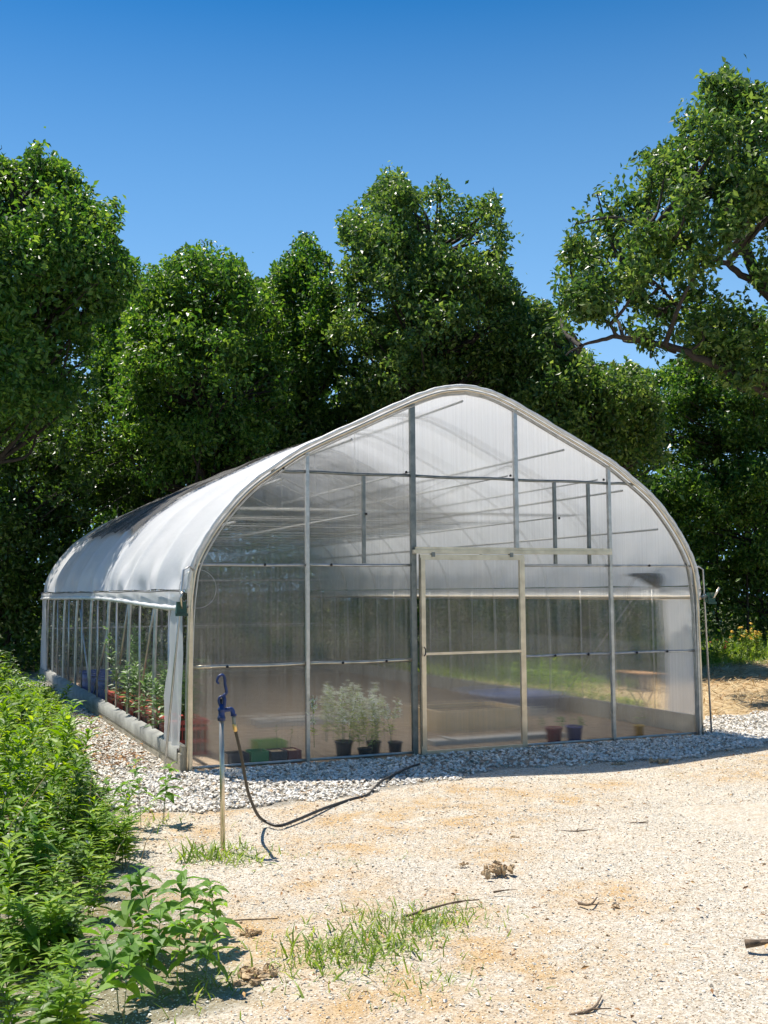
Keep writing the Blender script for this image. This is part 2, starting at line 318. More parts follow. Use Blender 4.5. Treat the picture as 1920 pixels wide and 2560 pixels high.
# bows
def offset(P, d):
    T = np.gradient(P, axis=0); T /= np.linalg.norm(T, axis=1)[:, None]; return P+np.stack([T[:, 1], -T[:, 0]], 1)*d
for k in range(9):
    yy = .03+k*(L-.06)/8; P = offset(PROF, .045)
    MB().tube(np.stack([P[:, 0], np.full(len(P), yy), P[:, 1]], 1), .021, 8).build('bow', galv, gh, True)
    if 0 < k < 8:                                    # cross tie with webs
        z = 2.66; x0 = .62
        m = MB().tube([(x0, yy, z), (W-x0, yy, z)], .014, 6).tube([(W/2, yy, 3.83), (W/2-.0, yy, z)], .010, 6)
        m.tube([(W/2, yy, z), (1.6, yy, topz(1.6)-.06)], .010, 6).tube([(W/2, yy, z), (W-1.6, yy, topz(1.6)-.06)], .010, 6)
        m.build('cross_tie', galv, gh, True)
for px_, pz in [(3.055, 3.76), (1.76, 3.28), (4.33, 3.28), (1.0, 2.84), (5.11, 2.84), (.52, 2.40), (5.59, 2.40), (2.41, 2.96), (3.60, 2.96), (4.77, 2.955), (1.84, 2.50), (4.17, 2.51)]:
    hi = abs(topz(px_)-pz) < .25
    e = MB().tube([(px_, .05, pz), (px_, L-.05, pz)], .013 if hi else .009, 6).build('purlin' if hi else 'trellis_wire', galv, gh, True)
for (ya, za, yb, zb) in [(7.65, 1.45, 6.4, .15), (6.15, .2, 4.9, 1.2), (1.69, 1.57, 2.35, .7), (3.3, 1.6, 3.9, .8)]:
    MB().tube([(.05, ya, za), (.05, yb, zb)], .012, 6).build('diagonal_brace', galv, gh, True)
MB().tube([(W-.05, 1.2, 1.6), (W-.05, 3.0, .15)], .012, 6).build('diagonal_brace', galv, gh, True)
# intermediate side posts
for k in range(16):
    yy = .03+k*(L-.06)/16
    if k % 2:
        for xx in (.035, W-.035): MB().tube([(xx, yy, .0), (xx, yy, 1.7)], .012, 6).build('side_post', galv, gh, True)
# roof film
def roof_film():
    h = hp[hp[:, 1] >= EAVE-.01]; P = np.concatenate([h, np.stack([W-h[:-1, 0], h[:-1, 1]], 1)[::-1]])
    P = catmull(P, 2); T = np.gradient(P, axis=0); T /= np.linalg.norm(T, axis=1)[:, None]; Nn = np.stack([-T[:, 1], T[:, 0]], 1)
    ys = np.linspace(-.035, L+.02, 200); ns, m = len(P), len(ys); V = np.zeros((m, ns, 3)); s = np.arange(ns)/ns
    for i, yv in enumerate(ys):
        ph = (yv-.03)/((L-.06)/8); fr = ph-math.floor(ph); sag = -.10*math.sin(math.pi*fr)**.45 if 0 < ph < 8 else 0
        edge = np.exp(-np.minimum(s, 1-s)*9)
        wr = .03*np.exp(-np.minimum(s, 1-s)*14)*np.sin(s*38-fr*6+yv)+.026*edge*np.sin(yv*7+s*22+2*np.sin(yv*1.7))+.008*np.sin(yv*3.1+s*9)*math.sin(math.pi*fr)+.016*edge*np.sin(s*60-yv*9)*math.sin(math.pi*fr)
        o = .006+sag+wr*math.sin(math.pi*fr)**.5 if 0 < ph < 8 else .006+0*s
        V[i, :, 0] = P[:, 0]+Nn[:, 0]*o; V[i, :, 2] = P[:, 1]+Nn[:, 1]*o; V[i, :, 1] = yv
    I = np.arange(m*ns).reshape(m, ns); F = np.stack([I[:-1, :-1], I[1:, :-1], I[1:, 1:], I[:-1, 1:]], -1).reshape(-1, 4)
    return fastmesh('roof_film', V.reshape(-1, 3), F, roof_m, gh, True), P
rfo, RP = roof_film()
# front arch trim: rolled film edge outside, aluminium channel inside
Pf = PROF[PROF[:, 1] > .0]; Pt = PROF[PROF[:, 1] > 1.7]
jit = lambda n, a: rng.normal(0, a, n)
MB().tube(np.stack([offset(Pt, -.012)[:, 0], np.full(len(Pt), -.045), offset(Pt, -.012)[:, 1]+.003*np.sin(np.arange(len(Pt))*1.7)], 1), .021+.003*np.sin(np.arange(len(Pt))*2.3), 8).build('film_edge_roll', white_trim, gh, True)
m = MB(); P = offset(PROF, .035); m.tube(np.stack([P[:, 0], np.full(len(P), -.05), P[:, 1]], 1), .014, 8); m.build('arch_channel', tan_metal, gh, True)
m = MB(); P = offset(PROF, .075); P[:, 1] = np.maximum(P[:, 1], 0); m.tube(np.stack([P[:, 0], np.full(len(P), -.028), P[:, 1]], 1), .009, 8); m.build('arch_channel', galv, gh, True)
# end wall framing (front)
X1, X2, X3, X4 = 1.249, 2.427, 3.667, 4.880
posts = [(X1, .036, galv, 0), (X2-.004, .058, galv_dark, 0), (X3, .045, galv, 2.10), (X4, .036, galv, 0)]
for xx, wd, mm, zb in posts: MB().box((xx-wd/2, -.03, zb), (xx+wd/2, .012, topz(xx)-.05)).build('end_post', mm, gh)
MB().box((.03, -.06, -.02), (.075, .0, 1.9)).build('end_post', tan_metal, gh); MB().box((W-.075, -.055, -.02), (W-.03, .0, 1.9)).build('end_post', galv, gh)
def rail(z, x0, x1, h, mm, y0=-.022, y1=.006, gaps=(), wob=.0):
    xs = [x0]+[g for gg in gaps for g in gg]+[x1]
    for a, b in zip(xs[::2], xs[1::2]):
        n = 9; m = MB(); t = np.linspace(a, b, n); m.tube(np.stack([t, np.full(n, (y0+y1)/2), z+wob*np.sin(np.linspace(0, 7, n)+a)], 1), h/2, 6); m.build('rail', mm, gh, True)
G = lambda xx, wd: (xx-wd/2-.001, xx+wd/2+.001)
rail(2.915, .87, W-.87, .034, galv_dark, gaps=(G(X1, .036), G(X2, .058), G(X3, .045), G(X4, .036)), wob=.004)
rail(1.972, .10, 2.395, .032, galv, gaps=(G(X1, .036),), wob=.002); rail(1.972, 3.745, W-.10, .030, galv, gaps=(G(X4, .036),))
rail(.985, .08, 2.395, .042, tan_metal, gaps=(G(X1, .036),), wob=.004); rail(.985, 3.745, W-.09, .030, galv, gaps=(G(X4, .036),), wob=.003)
rail(.035, .08, 2.395, .030, galv, gaps=(G(X1, .036),)); rail(.03, 3.745, W-.09, .030, galv, gaps=(G(X4, .036),))
for xx, z0, z1 in [(1.866, 1.99, 2.898), (4.16, 1.99, 2.898), (4.605, 1.99, 2.898)]:
    MB().box((xx-.016, -.024, z0), (xx+.016, .010, z1)).build('mullion', galv_dark, gh)
MB().box((2.40, -.085, 2.095), (4.86, -.035, 2.135)).box((2.42, -.075, 2.137), (4.86, -.032, 2.165)).build('door_track', tan_metal, gh)
for xx, zz in [(.99, 2.945), (2.34, 2.95), (3.59, 2.955), (4.80, 2.95), (1.885, 2.50), (4.20, 2.50), (.42, .985), (1.62, .985), (2.1, .987), (4.12, .982), (4.55, .985), (5.2, .985), (5.62, .986), (.8, 1.975), (1.5, 1.975), (5.4, 1.975)]:
    MB().lathe((xx, -.035, zz-.012), [(.0, 0), (.012, .0), (.014, .012), (.010, .024), (0, .026)], 8).build('bolt_cap', black, gh, True)
# polycarbonate bays
def bay(x0, x1, z0=.05, z1=None):
    xs = np.linspace(x0, x1, 14); poly = [(x0, z0), (x1, z0)]+[(float(t), max(topz(float(t))-.055, z0+.01)) for t in xs[::-1]] if z1 is None else [(x0, z0), (x1, z0), (x1, z1), (x0, z1)]
    MB().slab(poly, .016, .024).build('polycarbonate_panel', poly_m, gh)
bay(.09, X1-.001); bay(X1+.001, X2-.001); bay(X2+.001, X3-.001, 2.11); bay(X3+.001, X4-.001, 2.11); bay(3.74, X4-.001, .05, 2.108); bay(X4+.001, W-.09)
# back wall
m = MB(); xs = np.linspace(.1, W-.1, 24); m.slab([(.1, .05), (W-.1, .05)]+[(float(t), topz(float(t))-.06) for t in xs[::-1]], L-.05, L-.042)
m.build('back_wall_panel', back_m, gh)
for xx in (1.25, 2.45, 3.66, 4.86): MB().box((xx-.02, L-.04, 0), (xx+.02, L-.0, topz(xx)-.06)).build('end_post', galv, gh)
for zz in (1.0, 1.97, 2.9): MB().box((.15 if zz < 2.5 else .9, L-.038, zz-.015), (W-.15 if zz < 2.5 else W-.9, L-.004, zz+.015)).build('rail', galv, gh)
# door
dr = empty('door', (2.47, 0, 0), None, None); dr.parent = gh
fr = MB(); D0, D1, DZ0, DZ1 = 2.468, 3.722, .0, 2.085
fr.box((D0, -.082, DZ0+.05), (D0+.06, -.045, DZ1)); fr.box((D1-.06, -.082, DZ0+.05), (D1, -.045, DZ1))
fr.box((D0, -.083, DZ0), (D1, -.044, DZ0+.05)); fr.box((D0+.06, -.082, DZ1-.055), (D1-.06, -.045, DZ1))
fr.box((D0+.06, -.078, 1.035), (D1-.06, -.05, 1.06))
local(dr, fr.build('door_frame', tan_metal))
local(dr, MB().slab([(D0+.055, .045), (D1-.055, .045), (D1-.055, 2.04), (D0+.055, 2.04)], -.064, -.056).build('door_panel', poly_m))
local(dr, MB().box((D0+.004, -.0845, .1), (D0+.010, -.044, 2.05)).build('frame_seal', black))
local(dr, MB().tube([(D0+.03, -.10, 1.03), (D0+.03, -.13, 1.05), (D0+.03, -.13, 1.10), (D0+.03, -.10, 1.12)], .007, 6).build('handle', black, None, True))
for xx in (2.62, 3.56): local(dr, MB().box((xx-.02, -.09, 2.06), (xx+.02, -.04, 2.11)).build('roller', galv_dark))
MB().box((2.44, -.04, -.02), (3.76, .0, .02)).build('threshold', galv_dark, gh)
# baseboards
MB().box((-.03, .0, -.03), (.022, L, .17)).build('baseboard', wood, gh)
m = MB(); V = []
ys = np.linspace(.12, L-.1, 160); sag = .003*np.sin(ys*2.2)+.002*np.sin(ys*7)
P1 = [(-.036+.3*s_, y_, .085) for y_, s_ in zip(ys, sag)]; P2 = [(-.036, y_, .205+s_*.4) for y_, s_ in zip(ys, sag)]; P3 = [(.05, y_, .235) for y_ in ys]
n = len(ys); F = [(i, i+1, n+i+1, n+i) for i in range(n-1)]+[(n+i, n+i+1, 2*n+i+1, 2*n+i) for i in range(n-1)]
m.add(P1+P2+P3, F); m.build('base_film_wrap', baseb, gh, True)
MB().box((W-.022, .0, -.03), (W+.02, L, .22)).build('baseboard', wood, gh)
MB().box((.1, L-.02, -.03), (W-.1, L+.02, .2)).build('baseboard', wood, gh)
MB().box((-.01, -.005, -.05), (.028, .12, .24)).build('corner_board', wood, gh)
# side curtains rolled up under the eaves
def curtain(side):
    sgn = -1 if side == 0 else 1; xw = 0 if side == 0 else W
    c = empty('side_curtain', (xw, 0, 1.6), None, None); c.parent = gh
    ys = np.linspace(-.02, L-.02, 180); zb = np.interp(ys, [0, .6, 1.6, 3.3, 5, 7, 11, 13], [1.555, 1.555, 1.57, 1.61, 1.635, 1.64, 1.625, 1.61]) if side == 0 else np.full(len(ys), 1.60)
    rows = []
    for t in np.linspace(0, 1, 6):
        rows.append(np.stack([xw+sgn*(.012+.012*math.sin(math.pi*t)+.006*np.sin(ys*6+t*5)*math.sin(math.pi*t))-(.04 if side == 0 else -.04)*(1-t)*-.6*0, ys, (EAVE+.01)*(1-t)+zb*t], 1))
    V = np.concatenate(rows); n = len(ys); F = np.array([(i+r*n, i+1+r*n, i+1+(r+1)*n, i+(r+1)*n) for r in range(5) for i in range(n-1)])
    o = fastmesh('curtain_film', V, F, strip_m, None, True); local(c, o)
    local(c, MB().tube(np.stack([xw+sgn*(.018+.003*np.sin(ys*9)), ys, zb], 1), .027+.004*np.sin(ys*11), 8).build('roll_tube', white_trim if side == 0 else tan_metal, None, True))
    ls = np.linspace(0, L, 60)
    local(c, MB().tube(np.stack([np.full(60, xw+sgn*.045), ls, EAVE+.004*np.sin(ls*3)], 1), .006, 5).build('hip_rope', rope, None, True))
curtain(0); curtain(1)
# hanging film strips at the corners, low clear film
def hang(pts_top, pts_bot, x, mt, name, par=gh, amp=.02, n=24, mrows=10):
    rows = []
    for t in np.linspace(0, 1, mrows):
        yy = np.linspace(pts_top[0]*(1-t)+pts_bot[0]*t, pts_top[1]*(1-t)+pts_bot[1]*t, n); z = pts_top[2]*(1-t)+pts_bot[2]*t
        rows.append(np.stack([x+amp*np.sin(yy*19+t*4)*(.3+t*.7), yy+.012*np.sin(t*14), np.full(n, z)], 1))
    F = np.array([(i+r*n, i+1+r*n, i+1+(r+1)*n, i+(r+1)*n) for r in range(mrows-1) for i in range(n-1)])
    return fastmesh(name, np.concatenate(rows), F, mt, par, True)
hang((.03, .50, 1.56), (.03, .92, .2), -.012, strip_m, 'corner_film')
hang((L-.9, L-.02, 1.6), (L-.9, L-.02, .2), -.0, strip_m, 'corner_film')
hang((.05, .66, 1.58), (.05, .66, .22), W-.01, strip_m, 'corner_film')
hang((.9, L-.9, 1.32), (.9, L-.9, .2), .075, clear_m, 'low_clear_film', amp=.012, n=160)
hang((.9, L-.9, 1.05), (.9, L-.9, .2), W-.075, clear_m, 'low_clear_film', amp=.012, n=160)
# shade cloth over the ridge
def shade_cloth():
    m = bpy.data.materials.new('black_shade_net'); m.use_nodes = True; t = m.node_tree; p = t.nodes['Principled BSDF']; p.inputs['Base Color'].default_value = (.045, .043, .042, 1); p.inputs['Roughness'].default_value = .7
    tc = N(m, 'ShaderNodeTexCoord'); n = noise(m, 55, 3, tc.outputs['Object'], .7); n2 = noise(m, 3, 4, tc.outputs['Object']); ad = N(m, 'ShaderNodeMath', operation='MULTIPLY_ADD'); LK(m, n2.outputs['Fac'], ad.inputs[0]); ad.inputs[1].default_value = .5; LK(m, n.outputs['Fac'], ad.inputs[2])
    r = ramp(m, ad.outputs[0], [(.70, (0, 0, 0)), (.86, (.8, .8, .8))]); tp = N(m, 'ShaderNodeBsdfTransparent'); ms = N(m, 'ShaderNodeMixShader'); LK(m, r.outputs[0], ms.inputs[0]); LK(m, p.outputs[0], ms.inputs[1]); LK(m, tp.outputs[0], ms.inputs[2]); LK(m, ms.outputs[0], t.nodes['Material Output'].inputs[0])
    ys = np.linspace(4.85, 11.8, 120); ns = 40
    low = np.interp(ys, [4.85, 5.0, 5.5, 6.3, 7.5, 8.5, 11.8], [.33, .34, .50, .53, .58, .54, .68])
    V = []
    for j, yv in enumerate(ys):
        xs = np.linspace(low[j]+.02*math.sin(yv*9), 5.4, ns)
        ph = (yv-.03)/((L-.06)/8); fr_ = ph-math.floor(ph); sg = .022-.028*math.sin(math.pi*fr_)
        for q, x_ in enumerate(xs):
            z = topz(x_); dx = .01; sl = (topz(min(x_+dx, 3.05))-topz(x_-dx))/(2*dx) if x_ < 3.04 else (topz(x_+dx)-topz(x_-dx))/(2*dx); nn = unit((-sl, 1)); o = sg+.012*math.sin(yv*5+x_*7)
            V.append((x_+nn[0]*o, yv, z+nn[1]*o))
    I = np.arange(len(ys)*ns).reshape(len(ys), ns); F = np.stack([I[:-1, :-1], I[1:, :-1], I[1:, 1:], I[:-1, 1:]], -1).reshape(-1, 4)
    tag(fastmesh('shade_cloth', np.array(V), F, m, None, True), 'dark grey mesh shade cloth draped over the greenhouse roof ridge', 'shade cloth')
shade_cloth()

# roll-up cranks on their leaning guide poles
def crank(base, top, gz, sgn, label, flip):
    base = np.array(base, float); top = np.array(top, float); t = (gz-base[2])/(top[2]-base[2]); g = base+(top-base)*t
    o = empty('curtain_crank', base, label, 'crank', 'roll-up curtain cranks at the front corners')
    local(o, MB().tube([base-(0, 0, .05), top, top+(sgn*-.06, .0, .035), top+(sgn*-.10, .03, .0)], .011, 7).build('guide_pole', galv, None, True))
    gx_ = g[0]+(.045 if flip else .0)
    b = MB().add([(gx_-.05, g[1]-.08, gz-.055), (gx_+.05, g[1]-.08, gz-.065), (gx_+.05, g[1]-.02, gz-.065), (gx_-.05, g[1]-.02, gz-.055), (gx_-.042, g[1]-.075, gz+.06), (gx_+.042, g[1]-.075, gz+.06), (gx_+.042, g[1]-.025, gz+.06), (gx_-.042, g[1]-.025, gz+.06)], [(0,3,2,1),(4,5,6,7),(0,1,5,4),(1,2,6,5),(2,3,7,6),(3,0,4,7)])
    b.box((gx_-.06, g[1]-.09, gz-.075), (gx_+.06, g[1]-.075, gz-.05)); gb = local(o, b.build('gear_box', green_box))
    h = MB()
    if flip: h.tube([(gx_, g[1]-.085, gz-.0), (gx_, g[1]-.11, gz), (gx_+.035, g[1]-.115, gz+.05), (gx_+.075, g[1]-.12, gz+.115)], [.008, .008, .012, .013], 8)
    else: h.tube([(gx_, g[1]-.085, gz+.0), (gx_-.01, g[1]-.11, gz+.03), (gx_-.02, g[1]-.12, gz+.09), (gx_-.005, g[1]-.12, gz+.15)], [.008, .008, .010, .011], 8)
    local(o, h.build('handle', tan_metal, None, True))
    local(o, MB().tube([g+(sgn*-.07, -.03, .01), g+(0, -.05, .01)], .014, 8).build('clamp', galv_dark, None, True))
crank((-.22, -.16, 0), (-.035, -.13, 1.92), 1.56, -1, 'green curtain crank on the slanted pole at the left front corner', False)
crank((W+.115, -.03, 0), (W+.055, -.03, 1.93), 1.60, 1, 'green curtain crank with pale handle on the right corner pole', True)
th = np.linspace(.9*math.pi, -1.15*math.pi, 40)
tag(MB().tube(np.stack([.10+.20*np.cos(th)*.9+.02, np.full(40, -.06), 1.74+.185*np.sin(th)], 1), .0022, 5).build('loop_cable', galv, None, True), 'thin pale cable looped beside the left green crank', 'cable')

# ------------------------------------------------------------------ yard hydrant and hose
HY = -3.26
def h7(x, y): return on_y((500+x/4.425)/K, (1650+y/4.425)/K, HY)
base = on_z(482, 1838); base = np.array([base[0], HY, 0.])
hyd = empty('yard_hydrant', base, 'blue yard hydrant with hooked handle on a bare steel pipe', 'hydrant')
ptop = h7(238, 650); base[0] = ptop[0]
bt = h7(255, 2030)
local(hyd, MB().tube([(bt[0], HY, -.05), (ptop[0], HY, ptop[2]+.01)], .0165, 12).build('pipe', tan_metal, None, True))
lev = catmull(np.array([h7(*q) for q in [(208, 262), (190, 240), (196, 205), (222, 172), (252, 170), (272, 200), (278, 270), (290, 330), (290, 368), (262, 395), (255, 420)]]), 4)
nl = len(lev)
local(hyd, MB().tube(lev, np.interp(np.arange(nl), [0, 6, 14, nl-1], [.007, .0085, .010, .011]), 8).build('lever', blue_iron, None, True))
hd = MB(); a = h7(238, 650); dz = lambda q: (q[2]-a[2])
hd.lathe((a[0], HY, a[2]-.012), [(.0, 0), (.026, .0), (.028, .02), (.022, .032), (.021, .06), (.026, .068), (.026, .078), (.018, .085), (.016, .11), (.0, .112)], 14)
ps = [h7(215, 578), h7(262, 560), h7(310, 548), h7(345, 545), h7(362, 572), h7(368, 612)]
hd.tube(catmull(np.array(ps), 3), .0155, 10); q = h7(372, 610); hd.lathe((q[0], HY, q[2]-.006), [(0, 0), (.021, 0), (.021, .012), (0, .013)], 12)
hb = [h7(250, 560), h7(268, 500), h7(272, 440), h7(262, 400)]; hd.tube(np.array(hb), .013, 8)
hb = [h7(242, 560), h7(222, 500), h7(206, 450), h7(222, 408), h7(262, 402)]; hd.tube(catmull(np.array(hb), 3), .0085, 8)
local(hyd, hd.build('head', blue_iron, None, True))
lk = [h7(240, 560), h7(232, 500), h7(236, 430)]; local(hyd, MB().tube(np.array(lk)+(0, .004, 0), .009, 8).build('plunger_rod', black, None, True))
local(hyd, MB().lathe((h7(212, 640)[0], HY-.02, h7(212, 640)[2]-.01), [(0, 0), (.011, 0), (.011, .02), (0, .02)], 6).build('bolt', blue_iron, None, True))
hose_e = empty('garden_hose', h7(375, 640), 'black garden hose running from the blue hydrant to the greenhouse door', 'hose')
hs = [h7(372, 625), h7(378, 700), h7(390, 765), h7(420, 900), h7(455, 1050), h7(488, 1240)]
pts = []
for i, (x_, y_) in enumerate([(372, 625), (378, 700), (390, 765), (420, 900), (455, 1050), (488, 1240), (522, 1420), (570, 1570), (640, 1715), (720, 1785)]):
    yy = HY+(np.clip((i-2)/7, 0, 1)**1.3)*.60; pts.append(on_y((500+x_/4.425)/K, (1650+y_/4.425)/K, yy))
for q in [(602, 1779), (640, 1767), (700, 1742), (760, 1722), (795, 1712), (822, 1690), (850, 1675), (880, 1660), (906, 1651)]:
    g_ = on_z(*q, z=.03); g_[2] = .014 if g_[1] < -1.7 else .034; pts.append(g_)
pts = np.array(pts); pts[8:10, 2] = np.maximum(pts[8:10, 2], .016)
pc = catmull(pts, 6)
local(hose_e, MB().tube(pc[13:], .0115, 8).build('hose_line', black, None, True))
local(hose_e, MB().tube(pc[:8], .013, 8).build('backflow_fitting', galv_dark, None, True))
local(hose_e, MB().tube(pc[7:14], .0145, 8).build('coupling', brass, None, True))

# ------------------------------------------------------------------ leaves, plants
def leaf_template(kind='lance'):
    """curved leaf along +x, width along y, 2 x n quads"""
    if kind == 'lance': s = np.array([0, .25, .55, .8, 1.]); wd = np.array([.02, .11, .12, .07, .0]); zz = np.array([0, .06, .03, -.06, -.18])
    elif kind == 'broad': s = np.array([0, .2, .5, .8, 1.]); wd = np.array([.02, .17, .2, .11, .0]); zz = np.array([0, .05, .0, -.14, -.32])
    else: s = np.array([0, .5, 1.]); wd = np.array([.03, .2, .0]); zz = np.array([0, .04, -.04])
    V = []; 
    for a, b, c in zip(s, wd, zz): V += [(a, b, c+b*.35), (a, 0, c), (a, -b, c+b*.35)]
    F = []
    for i in range(len(s)-1):
        o = i*3; F += [(o, o+3, o+4, o+1), (o+1, o+4, o+5, o+2)]
    return np.array(V), np.array(F)
def place(TV, TF, pos, ax, nr, size):
    """instances of template with x axis ax, z axis near nr, as one big array"""
    ax = ax/np.linalg.norm(ax, axis=1)[:, None]; b = np.cross(nr, ax); b /= np.linalg.norm(b, axis=1)[:, None]+1e-9; c = np.cross(ax, b)
    V = pos[:, None, :]+size[:, None, None]*(TV[None, :, 0:1]*ax[:, None, :]+TV[None, :, 1:2]*b[:, None, :]+TV[None, :, 2:3]*c[:, None, :])
    F = TF[None]+(np.arange(len(pos))*len(TV))[:, None, None]
    return V.reshape(-1, 3), F.reshape(-1, TF.shape[1])
def randunit(g, n):
    v = g.normal(size=(n, 3)); return v/np.linalg.norm(v, axis=1)[:, None]
def make_plant(g, h, nleaf, size, kind='lance', droop=.0, stems=1, spread=.1, top=.0):
    """upright leafy stems; returns leaf V,F and stem MB, origin at base"""
    TV, TF = leaf_template(kind); S = MB(); LV = []; LF = []; off = 0
    for s_ in range(stems):
        hh = h*g.uniform(.75, 1.05); lean = g.normal(0, .10, 2)*h; b0 = g.normal(0, spread*.3, 2)*(stems > 1)
        sp = np.array([[b0[0]+lean[0]*t**1.6, b0[1]+lean[1]*t**1.6, hh*t] for t in np.linspace(0, 1, 6)]); S.tube(sp, np.linspace(.005, .002, 6)*max(h, .5), 4, False)
        t = np.sort(g.uniform(top, 1, nleaf)**.8); P = np.stack([np.interp(t, np.linspace(0, 1, 6), sp[:, k]) for k in range(3)], 1)
        th = np.arange(nleaf)*2.4+g.uniform(0, 6); ax = np.stack([np.cos(th), np.sin(th), .5*t+.15-droop+g.normal(0, .25, nleaf)], 1)
        nr = np.tile([0, 0, 1.], (nleaf, 1))+g.normal(0, .25, (nleaf, 3)); sz = size*g.uniform(.6, 1.2, nleaf)*(1-.45*t**3)
        v, f = place(TV, TF, P, ax, nr, sz); LV.append(v); LF.append(f+off); off += len(v)
    return np.concatenate(LV), np.concatenate(LF), S
def plant_thing(name, pos, label, cat, h, nleaf, size, kind, lm, seed, stems=1, spread=.1, droop=0., top=0., group=None, flowers=None):
    g = np.random.default_rng(seed); v, f, S = make_plant(g, h, nleaf, size, kind, droop, stems, spread, top)
    o = empty(name, pos, label, cat, group); fastmesh('leaves', v, f, lm, o, False)
    if stems <= 3:
        k_ = len(S.f)//stems; n0 = 0
        for q_ in range(stems): MB().add(S.v[q_], [tuple(i-n0 for i in t_) for t_ in S.f[q_*k_:(q_+1)*k_]]).build('stem', stem_m, o); n0 += len(S.v[q_])
    else: S.build('stems', stem_m, o)
    if flowers:
        fm, n_, fs = flowers; c = []
        top_v = v[v[:, 2] > v[:, 2].max()*.6]
        for k in range(n_):
            c = top_v[g.integers(0, len(top_v))]+g.normal(0, .02, 3)+(0, 0, .03); m = MB(); r_ = fs*g.uniform(.35, .6); t1 = unit(np.array([g.normal(0, .3)-.2, g.normal(0, .3)-.6, 1])); a1 = unit(np.cross(t1, (1, 0, 0))); b1 = np.cross(t1, a1)
            V = [c+t1*.01]; nn = 16
            for j in range(nn): th = 2*math.pi*j/nn; rr = r_*(1 if j % 2 == 0 else .62); V.append(c+(a1*math.cos(th)+b1*math.sin(th))*rr-t1*.006)
            m.add(V, [(0, 1+j, 1+(j+1) % nn) for j in range(nn)]); m.build('flower_head', fm, o)
    return o

